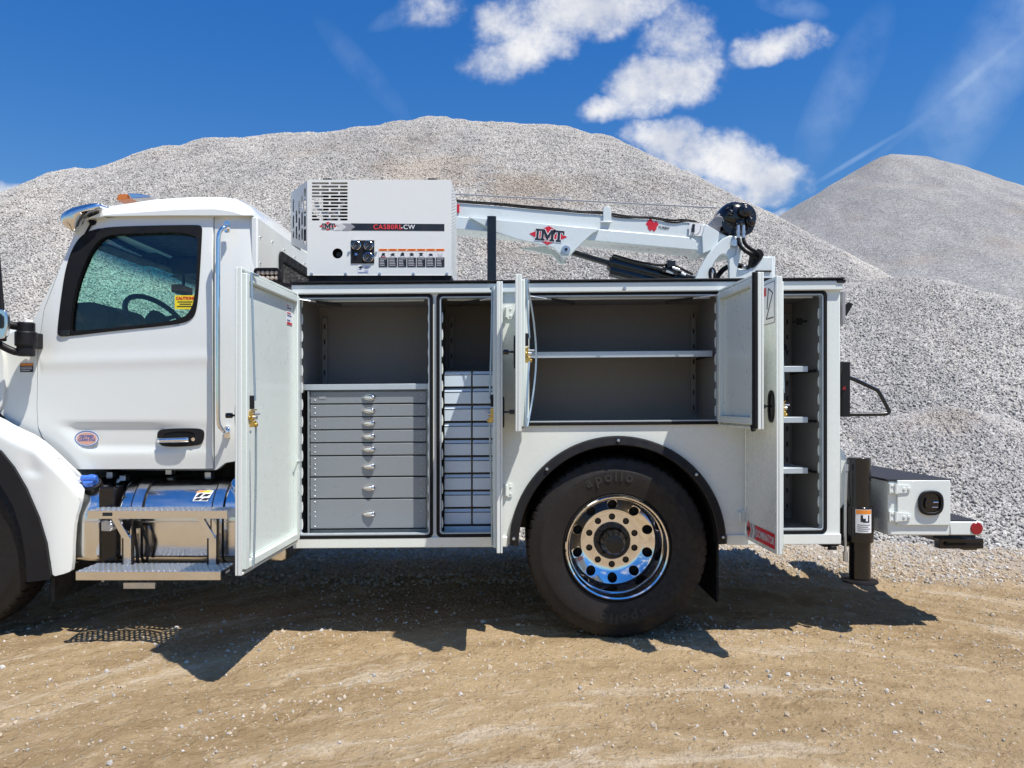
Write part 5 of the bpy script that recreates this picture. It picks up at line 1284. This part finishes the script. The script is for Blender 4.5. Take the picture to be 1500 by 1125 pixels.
mb = MB().hexa([(x0, YA+.003, zt1), (pe.x, .30, zt2), (pe.x, .5, zt2), (x0, .5, zt1), (x0, YA+.003, zt1-.003), (pe.x, .30, zt2-.003), (pe.x, .5, zt2-.003), (x0, .5, zt1-.003)]); mb.box(pe.x, pe.x+.003, .303, .5, zb2, zt2-.004); obj('scoop_cap', mb, whitebox, sc_)
mb = MB(); mb.box(x0-.12, x0-.02, .30, .48, zb2+.06, zt2-.12); obj('cooler_core', mb, black, sc_)
# right-hand mesh side
MSx = Matrix(((0, -1, 0, x1), (1, 0, 0, 0), (0, 0, 1, 0), (0, 0, 0, 1)))
hs = []
ya_, yb_ = YA+.02, .54; nyh = 12; nzh = 26
for i in range(nyh):
    for j in range(nzh):
        hy = ya_+(yb_-ya_)*(i+.5)/nyh; hz_ = z0+.03+(z1-z0-.06)*(j+.5*(1+(i % 2)*.9))/nzh
        if hz_ > z1-.02-(.10*(hy-.4)/.15 if hy > .4 else 0): continue
        hs.append([(hy-.013, hz_), (hy, hz_-.0075), (hy+.013, hz_), (hy, hz_+.0075)])
mb = MB(MSx).panel([[(YA+.005, z0+.002), (.554, z0+.002), (.554, z1-.08), (.46, z1-.008), (YA+.005, z1-.008)]]+hs, -.001, .002); obj('mesh_side', mb, whitebox, AC, smooth=False)
mb = MB().box(x1-.03, x1-.02, YA+.02, .54, z0+.01, z1-.02); obj('dark_backing', mb, rubber, AC)  # black sheet added behind the mesh so its holes look dark
# base and feet
mb = MB().box(x0+.003, x1+.0, YA+.01, .55, ZT+.014+S*x0, z0-.001); bs = obj('base_rail', mb, black, AC, .003)
mb = MB()
for px in (462, 633): mb.box(XZ(px, 0, YA)[0], XZ(px+18, 0, YA)[0], YA+.007, YA+.0095, z0-.034, z0-.006)
obj('fork_pocket', mb, rubber, bs, split=True)
for px in (472, 626):
    mb = MB().box(XZ(px, 0, YA)[0], XZ(px+13, 0, YA)[0], YA+.01, YA+.05, z1+.001, z1+.012); obj('lift_tab', mb, black, AC, .002)
for px in (456.6, 506.4, 556.2, 605.6, 654.6):
    x, z = XZ(px, 401.4, YA); mb = MB().cyl((x, YA, z), (x, YA-.006, z), .010, .009, 12); mb.cyl((x, YA-.006, z), (x, YA-.01, z), .005, n=6); obj('cover_bolt', mb, steel, AC)
def dec(P_, m, name, par, dy=.0012, th=.0008): mb = MB().panel([A(P_)], YA-dy, th); return obj(name, mb, m, par)
st_ = dec([(514, 328.6-1), (651, 328.2), (651, 338.4), (514, 337.2), (519.5, 332.6)], navy, 'model_stripe', AC)
st_.data.clear_geometry(); mb = MB().panel([A([(513.5, 327.2), (651, 328.2), (651, 338.4), (513.5, 337.6), (520.5, 332.4)])], YA-.0012, .0008); bmm = mb.bm
bmesh.ops.recalc_face_normals(bmm, faces=bmm.faces)
for q in bmm.verts: q.co -= ORG[st_]
bmm.to_mesh(st_.data); bmm.free()
x, z = XZ(568, 332.8, YA); text('model_text', 'CAS80RL', .040, textred, face_y(x, YA-.0022, z), st_, bold=.0005, squash=1.02, space=1.12)
x, z = XZ(597.5, 332.9, YA); text('model_text', '-CW', .038, decw, face_y(x, YA-.0022, z), st_, bold=.0005, squash=1.02, space=1.12)
for q, (xx, m_) in enumerate(((489, lgrey), (501, greyd))):
    dec([(xx, 327.4), (xx+11, 327.4), (xx+19, 332.4), (xx+11, 337.6), (xx, 337.6), (xx+8, 332.4)], m_, 'chevron', AC, .0014+.0003*q)
def logo(cx, cz, Y, w, h, par, rot=0.):   # red diamond with the three letters
    M = Matrix.Translation((cx, Y, cz)) @ Matrix.Rotation(rot, 4, 'Y')
    mb = MB(M).panel([[(-w/2, 0), (0, -h/2), (w/2, 0), (0, h/2)]], -.001, .0008); lg = obj('logo_diamond', mb, red, par)
    def letter(off, polys, mm, dy, grow):
        mb = MB(M)
        for P_ in polys: mb.panel([scale_loop([(q*h+off, r*h) for q, r in P_], grow)], -dy, .0008)
        return obj('logo_letter', mb, mm, lg)
    t = .30; I_ = [[(-.12, -t), (.12, -t), (.12, -t+.1), (.06, -t+.1), (.06, t-.1), (.12, t-.1), (.12, t), (-.12, t), (-.12, t-.1), (-.06, t-.1), (-.06, -t+.1), (-.12, -t+.1)]]
    Mm = [[(-.37, -t), (-.13, -t), (-.13, -t+.1), (-.2, -t+.1), (-.2, .08), (0, -t), (.18, .08), (.18, -t+.1), (.11, -t+.1), (.11, -t), (.37, -t), (.37, -t+.1), (.32, -t+.1), (.32, t-.1), (.37, t-.1), (.37, t), (.17, t), (0, .0), (-.17, t), (-.37, t), (-.37, t-.1), (-.32, t-.1), (-.32, -t+.1), (-.37, -t+.1)]]
    T_ = [[(-.14, -t), (.14, -t), (.14, -t+.1), (.07, -t+.1), (.07, t-.1), (.19, t-.1), (.22, t-.2), (.29, t-.2), (.27, t), (-.27, t), (-.29, t-.2), (-.22, t-.2), (-.19, t-.1), (-.07, t-.1), (-.07, -t+.1), (-.14, -t+.1)]]
    for off, L_ in ((-.56*h, I_), (-.03*h, Mm), (.56*h, T_)):
        letter(off, L_, decw, .002, h*.035); letter(off, L_, navy, .003, 0)
    return lg
x, z = XZ(480.5, 331.2, YA); logo(x, z, YA-.0005, .105, .052, AC)
gp = dec([(514.3, 352.2), (548.3, 352.2), (548.3, 386), (514.3, 386)], black, 'gauge_panel', AC, .004, .0035)
def gauge(px, py, r, par):
    x, z = XZ(px, py, YA); mb = MB().lathe([(r*.84, -.010), (r*.9, -.014), (r, -.012), (r, -.003)], (x, YA-.001, z), 28); gg = obj('gauge', mb, chrome, par)
    mb = MB().lathe([(0, -.0095), (r*.86, -.0095)], (x, YA-.001, z), 24); obj('gauge_face', mb, navy, gg)
    mb = MB()
    for i in range(9):
        t = math.radians(220-32*i); mb.cyl((x+r*.55*math.cos(t), YA-.0115, z+r*.55*math.sin(t)), (x+r*.72*math.cos(t), YA-.0115, z+r*.72*math.sin(t)), .0007, n=4)
    mb.cyl((x, YA-.0115, z), (x-r*.4, YA-.0115, z-r*.35), .0008, n=4); obj('gauge_marks', mb, decw, gg)
gauge(522.4, 360, .028, gp); gauge(540.4, 360.4, .028, gp); gauge(540, 377.6, .031, gp)
x, z = XZ(522, 373, YA); mb = MB().cyl((x, YA-.004, z), (x, YA-.013, z), .009, .008, 14); obj('push_button', mb, bluei, gp)
for px in (511, 551):
    x, z = XZ(px, 370, YA); mb = MB().cyl((x, YA, z), (x, YA-.006, z), .008, .007, 8); obj('panel_screw', mb, steel, AC)
lb = dec([(524, 388), (541, 388), (541, 400), (524, 400)], decw, 'serial_label', AC)
dec([(525, 391.5), (528.5, 389.5), (532, 391.5), (528.5, 394)], navy, 'label_mark', lb, .002)
for i, (a_, b_) in enumerate(((535, 540), (534, 540), (525, 530), (534, 540), (525, 539))): dec([(a_, 390+2.1*i), (b_, 390+2.1*i), (b_, 390.8+2.1*i), (a_, 390.8+2.1*i)], bluei, 'label_line', lb, .002)
for i in range(7):
    X_ = 555+14*i-.1*i; w_ = 12.8
    wl = dec([(X_, 364.4), (X_+w_, 364.4), (X_+w_, 391), (X_, 391)], decw, 'warning_label', AC)
    if i: wl.name = 'warning_label'
    dec([(X_, 364.4), (X_+w_, 364.4), (X_+w_, 368), (X_, 368)], orange, 'label_header', wl, .002)
    dec([(X_+2, 365.5), (X_+w_-2, 365.5), (X_+w_-2, 366.6), (X_+2, 366.6)], red, 'header_print', wl, .0028)
    if i < 6:
        cx = X_+w_/2; r_ = random.Random(i)
        sh_ = [(cx-3.4+r_.uniform(-1, 1), 371+r_.uniform(0, 2)), (cx-.5, 370+r_.uniform(-.5, 1.5)), (cx+3.2, 370.5+r_.uniform(0, 2)), (cx+2+r_.uniform(-1, 1), 373.5), (cx+3.6, 375.5), (cx+.4, 374.6), (cx-3.6, 375.8), (cx-1.5, 373)]
        dec(sh_, navy, 'label_figure', wl, .002)
        if i == 0: dec([(cx-3.5, 375.8), (cx+3.5, 375.8), (cx+3.5, 376.6), (cx-3.5, 376.6)], red, 'label_bar', wl, .0022)
    else: dec([(X_+2.5, 370), (X_+w_/2, 371.5), (X_+w_-2.5, 370), (X_+w_-2.5, 375), (X_+w_/2, 376), (X_+2.5, 375)], lgrey, 'label_figure', wl, .002)
    dec([(X_, 377.2), (X_+w_, 377.2), (X_+w_, 391), (X_, 391)], navy, 'label_text_block', wl, .002)
    for j in range(5): dec([(X_+1.3, 379+2.3*j), (X_+w_-1.5-(j*3.7+i*2) % 4, 379+2.3*j), (X_+w_-1.5-(j*3.7+i*2) % 4, 379.8+2.3*j), (X_+1.3, 379.8+2.3*j)], lgrey, 'label_line', wl, .0028)

# ================================================================== CRANE
YK = 1.5
CR = thing('truck_crane', 'pale telescopic crane with black winch stowed along the top of the truck', 'crane', (XZ(1075, 0, YK)[0], YK, 1.2))
yf = 1.37; yk = 1.63
def Kp(P_, Y=yf): return [XZ(px, py, Y) for px, py in P_]
mb = MB().panel([Kp([(560, 286), (670, 296.5), (857, 312.5), (986, 325), (996, 324.2), (1033, 328), (1052, 339), (1068, 346), (1084, 352), (1078, 372), (1060, 376), (1038, 368.5), (1024, 374), (1018, 366.5), (854, 352), (700, 338), (560, 325)])], yf, yk-yf); bm_ = obj('boom', mb, whitecrane, CR, .012, 3)
mb = MB().panel([Kp([(560, 308), (688, 319), (1012, 348), (1019, 353), (1022, 367.5), (854, 352.5), (560, 326)])], yf-.014, .0135); obj('boom_lower_plate', mb, whitecrane, bm_, .006)
mb = MB().panel([Kp([(686, 318), (878, 335.5), (876, 338), (868, 342), (855, 354), (834, 375.5), (823, 375.5), (810, 362.5), (760, 351), (726, 340)], yf-.04)], yf-.045, .03); gs = obj('boom_gusset', mb, whitecrane, bm_, .004)
mb = MB().panel([Kp([(760, 352), (812, 362), (824, 376), (834, 376), (834, 366), (800, 348)], yf-.04)], yk-.0, .03); obj('boom_gusset', mb, whitecrane, bm_, .004)
x, z = XZ(829, 366, yf-.05); mb = MB().lathe([(0, -.022), (.030, -.022), (.034, -.014), (.034, 0)], (x, yf-.046, z), 28); mb.cyl((x, yf, z), (x, yk, z), .03); pn = obj('boom_pin', mb, steel, CR, .0)
mb = MB().cyl((x, yf-.069, z), (x, yf-.074, z), .012, n=6); obj('pin_bolt', mb, black, pn)
mb = MB().panel([Kp([(1033, 328.5), (1053, 340), (1050, 365), (1038, 368), (1029, 372), (1028, 345)], yf-.02)], yf-.03, .029); obj('boom_end_plate', mb, whitecrane, bm_, .004)
x, z = XZ(803, 344.8, yf-.047); logo(x, z, yf-.046, .29, .145, gs, math.radians(5.2))
x, z = XZ(950, 328, yf)
for q, (dx, dz) in enumerate(((0, 0), (.028, -.002), (.056, -.004), (.014, -.03), (.042, -.034), (.014, .02))): 
    mb = MB().panel([[(x+dx-.022, z+dz), (x+dx, z+dz-.028), (x+dx+.022, z+dz), (x+dx, z+dz+.028)]], yf-.0015-.0002*q, .001); obj('turbo_diamond', mb, red, bm_)
text('decal_text', 'arc', .03, decw, face_y(x+.025, yf-.004, z-.002, -.08), bm_, bold=.0008) if False else None
for i in range(1): mb = MB().box(x+.07, x+.15, yf-.002, yf-.0008, z-.03, z-.018); 
text('decal_text', 'TURBO', .026, navy, face_y(x+.115, yf-.003, z-.03, -.09), bm_, bold=.0006, shear=.2)
# boom angle indicator
x0, z0 = XZ(1019, 337, yf)
mb = MB().panel([[(x0-.055, z0-.045), (x0+.06, z0-.052), (x0+.055, z0+.045), (x0-.05, z0+.052)]], yf-.016, .002); ai = obj('angle_indicator', mb, decw, bm_)
mb = MB().cyl((x0-.02, yf-.02, z0+.04), (x0-.025, yf-.02, z0-.02), .009, .013, 8); mb.cyl((x0-.02, yf-.016, z0+.03), (x0-.02, yf-.026, z0+.03), .01)
for i in range(8): t = math.radians(-110+16*i); mb.box(x0-.01+.045*math.cos(t)-.003, x0-.01+.045*math.cos(t)+.003, yf-.0175, yf-.0165, z0+.02+.06*math.sin(t)-.003, z0+.02+.06*math.sin(t)+.003)
obj('pointer', mb, navy, ai)
mb = MB().panel([Kp([(883, 326), (883, 308), (887, 302.5), (893, 304), (895, 311), (895, 326)], yf)], yf-.02, .019); mb.box(XZ(878, 0, yf)[0], XZ(896, 0, yf)[0], yf-.03, yf-.021, XZ(0, 327.5, yf)[1], XZ(0, 325, yf)[1]); obj('cable_guide', mb, whitecrane, bm_, .004)
hl = [(640, 293), (690, 297), (730, 300.5), (775, 305.5), (820, 308), (850, 312), (880, 313), (905, 317.5), (930, 319.5), (955, 320), (985, 326.5), (1000, 323.5), (1018, 325.5)]
random.seed(3)
mb = MB().tube([(XZ(px, py, yf+.05)[0], yf+.03+.02*math.sin(i*1.7), XZ(px, py-1.2, yf+.05)[1]) for i, (px, py) in enumerate(hl)], .008, 8, 2); mb.tube([(XZ(px, py, yf+.05)[0], yf-.004, XZ(px, py+.8+.8*math.sin(i*2.), yf)[1]+.004) for i, (px, py) in enumerate(hl)], .006, 8, 2); obj('control_cable', mb, rubber, CR, split=True)
mb = MB().tube([P(600, 281, 1.45), P(1050, 304.5, 1.5)], .006, 6, 0); obj('wire_rope', mb, greyd, CR)
mb = MB().box(XZ(669.5, 0, yf)[0], XZ(673, 0, yf)[0], yf-.02, yf-.001, XZ(0, 312, yf)[1], XZ(0, 300, yf)[1]); obj('red_marker', mb, red, CR, .003)
# lift cylinder
yc = 1.5
mb = MB().cyl(P(829, 367, yc), P(900, 388.5, yc), .024, n=20); cy = obj('cylinder_rod', mb, blackg, CR)
mb = MB().cyl(P(893, 386, yc), P(1045, 424, yc), .064, n=32); mb.cyl(P(890.5, 385.4, yc), P(894, 386.3, yc), .052, n=24); cb_ = obj('lift_cylinder', mb, blackg, CR, .004)
mb = MB().cyl(P(893, 397, yc-.02), P(990, 421, yc-.02), .045, n=20); obj('valve_tube', mb, blackg, cb_)
mb = MB().tube([P(898, 373.5, yc-.07), P(905, 375, yc-.07), P(935, 384, yc-.08), P(965, 388, yc-.08), P(990, 395, yc-.08), P(1010, 408, yc-.07)], .008, 8, 2); mb.tube([P(950, 386, yc-.1), P(966, 389, yc-.1), P(985, 387, yc-.1), P(1015, 402, yc-.1)], .010, 8, 2); obj('hydraulic_hose', mb, rubber, cb_)
mb = MB().cyl(P(970, 393, yc-.1), P(992, 399, yc-.1), .026, n=12); mb.box(XZ(972, 0, yc)[0], XZ(984, 0, yc)[0], yc-.14, yc-.09, XZ(0, 396, yc)[1], XZ(0, 386, yc)[1]); obj('valve_block', mb, blackg, cb_, .004)
mb = MB().cyl(P(985, 392, yc-.14), P(995, 395, yc-.14), .009, n=10); mb.cyl(P(976, 397, yc-.13), P(986, 400, yc-.13), .008, n=10); mb.cyl(P(998, 400, yc-.13), P(1004, 403, yc-.13), .010, n=10); obj('fitting', mb, steel, cb_)
# mast plates
mast = [(1058, 350), (1068, 345.5), (1085, 348), (1089, 355), (1086, 366), (1079.5, 393), (1080, 396), (1096, 395.5), (1103, 389), (1114.5, 377), (1132, 377), (1132, 470), (1010, 470), (1016, 412), (1024, 394), (1036, 374), (1048, 359)]
hole_ = [(1040, 416), (1041, 395), (1046, 384), (1054, 374.5), (1060, 373), (1065, 377), (1067.5, 386), (1068, 416)]
mb = MB().panel([Kp(mast, 1.33), Kp(chaikin(hole_, 1), 1.33)], 1.31, .05); ms = obj('mast', mb, whitecrane, CR, .008, 3)
mb = MB().panel([Kp(mast, 1.7), Kp(chaikin(hole_, 1), 1.7)], 1.64, .05); mb.box(XZ(1107, 0, 1.4)[0], XZ(1131, 0, 1.4)[0], 1.361, 1.64, 1.9, XZ(0, 384, 1.4)[1]); mb.box(XZ(1012, 0, 1.4)[0], XZ(1118, 0, 1.4)[0], 1.361, 1.64, 1.7, XZ(0, 418, 1.4)[1]); mb.cyl((XZ(1070, 0, 1.5)[0], 1.5, 1.2), (XZ(1070, 0, 1.5)[0], 1.5, 2.0), .2, n=32); obj('mast_body', mb, whitecrane, ms, .006)
mb = MB().box(XZ(1107, 0, 1.3)[0], XZ(1130, 0, 1.3)[0], 1.300, 1.308, XZ(0, 398.3, 1.3)[1], XZ(0, 396, 1.3)[1]); obj('mast_slot', mb, under, ms)
mb = MB().panel([Kp([(1079.5, 372), (1081, 346), (1088, 356), (1080, 396), (1078, 410), (1069, 410), (1069, 380)], 1.28)], 1.29, .018); obj('mast_web', mb, whitecrane, ms, .004)
x, z = XZ(1076.5, 356, 1.28); mb = MB().lathe([(0, -.018), (.024, -.018), (.028, -.01), (.028, 0)], (x, 1.289, z), 24); obj('pivot_pin', mb, steel, ms)
# winch
wx_, wz_ = XZ(1075, 321, 1.45)
mb = MB().lathe([(0, -.13), (.05, -.13), (.085, -.115), (.112, -.085), (.124, -.04), (.128, .02), (.126, .10), (.115, .13), (0, .14)], (wx_-.01, 1.45, wz_), 40)
mb.panel([Kp(chaikin([(1052, 318), (1060, 347), (1096, 347), (1103, 334), (1106, 316), (1098, 302), (1078, 297)], 2), 1.4)], 1.35, .22)
wn = obj('winch', mb, blackg, CR, .014, 3)
mb = MB()
for px, py, r, y_ in ((1091, 309, .050, 1.30), (1099, 324, .042, 1.33), (1084, 327, .036, 1.32), (1070, 312, .022, 1.32)):
    x, z = XZ(px, py, y_); mb.lathe([(0, -.035), (r*.45, -.035), (r*.55, -.022), (r*.9, -.018), (r, -.008), (r, .05)], (x, y_, z), 24)
for px, py in ((1066, 305), (1074, 301), (1102, 316), (1096, 334), (1078, 320)): x, z = XZ(px, py, 1.31); mb.cyl((x, 1.34, z), (x, 1.30, z), .008, n=6)
obj('winch_motor', mb, blackg, wn, .004)
mb = MB().panel([Kp([(1040.5, 331), (1042, 324), (1053, 313), (1056, 318), (1054, 340), (1044, 336)], 1.4)], 1.38, .16); mb.cyl(P(1052, 325, 1.36), P(1052, 325, 1.6), .045, n=20); obj('winch_drum', mb, greyd, wn, .004)
for px in (1081.5, 1089):
    mb = MB().cyl(P(px, 330, 1.28), P(px, 345.5, 1.28), .012, n=12); mb.cyl(P(px, 338, 1.28), P(px, 342, 1.28), .015, n=6); mb.cyl(P(px, 345, 1.28), P(px, 350, 1.28), .013, n=10); obj('hose_fitting', mb, steel, wn)
mb = MB().tube([P(1081.5, 349, 1.28), P(1082, 357, 1.27), P(1089, 366, 1.26), P(1100, 373, 1.27), P(1108, 377, 1.3), P(1104, 392, 1.35), P(1100, 396, 1.4)], .0135, 10, 2); mb.tube([P(1089, 349, 1.28), P(1090, 356, 1.27), P(1098, 364, 1.26), P(1108, 369, 1.27), P(1113, 374, 1.3), P(1108, 388, 1.35), P(1100, 400, 1.4)], .0135, 10, 2); obj('winch_hose', mb, rubber, CR, split=True)
mb = MB().panel([Kp(chaikin([(1103, 371), (1107, 365.5), (1113, 366), (1118, 373), (1116, 378), (1105, 392), (1098, 394), (1101, 384)], 1), 1.33)], 1.30, .12); obj('hose_sleeve', mb, rubber, CR, .012, 3)
mb = MB().tube([P(1042, 412, 1.27), P(1039, 402, 1.27), P(1041, 393, 1.27), P(1046, 394, 1.27), P(1048, 404, 1.27), P(1044, 412, 1.27)], .011, 8, 2); mb.tube([P(1046, 414, 1.40), P(1054, 400, 1.42), P(1064, 391, 1.45), P(1078, 388, 1.5), P(1092, 391, 1.5), P(1100, 400, 1.5)], .02, 10, 2); obj('hydraulic_hose', mb, rubber, ms)
mb = MB().cyl(P(1043, 395, 1.27), P(1045, 400, 1.27), .010, n=10); mb.cyl(P(1088, 390, 1.44), P(1096, 394, 1.44), .018, n=10); obj('fitting', mb, steel, ms)
# boom rest post on the truck body
mb = MB().box(XZ(714, 0, 1.33)[0], XZ(727, 0, 1.33)[0], 1.27, 1.345, 1.2, XZ(0, 317.5, 1.3)[1]); obj('boom_rest', mb, blackg, T, .004)
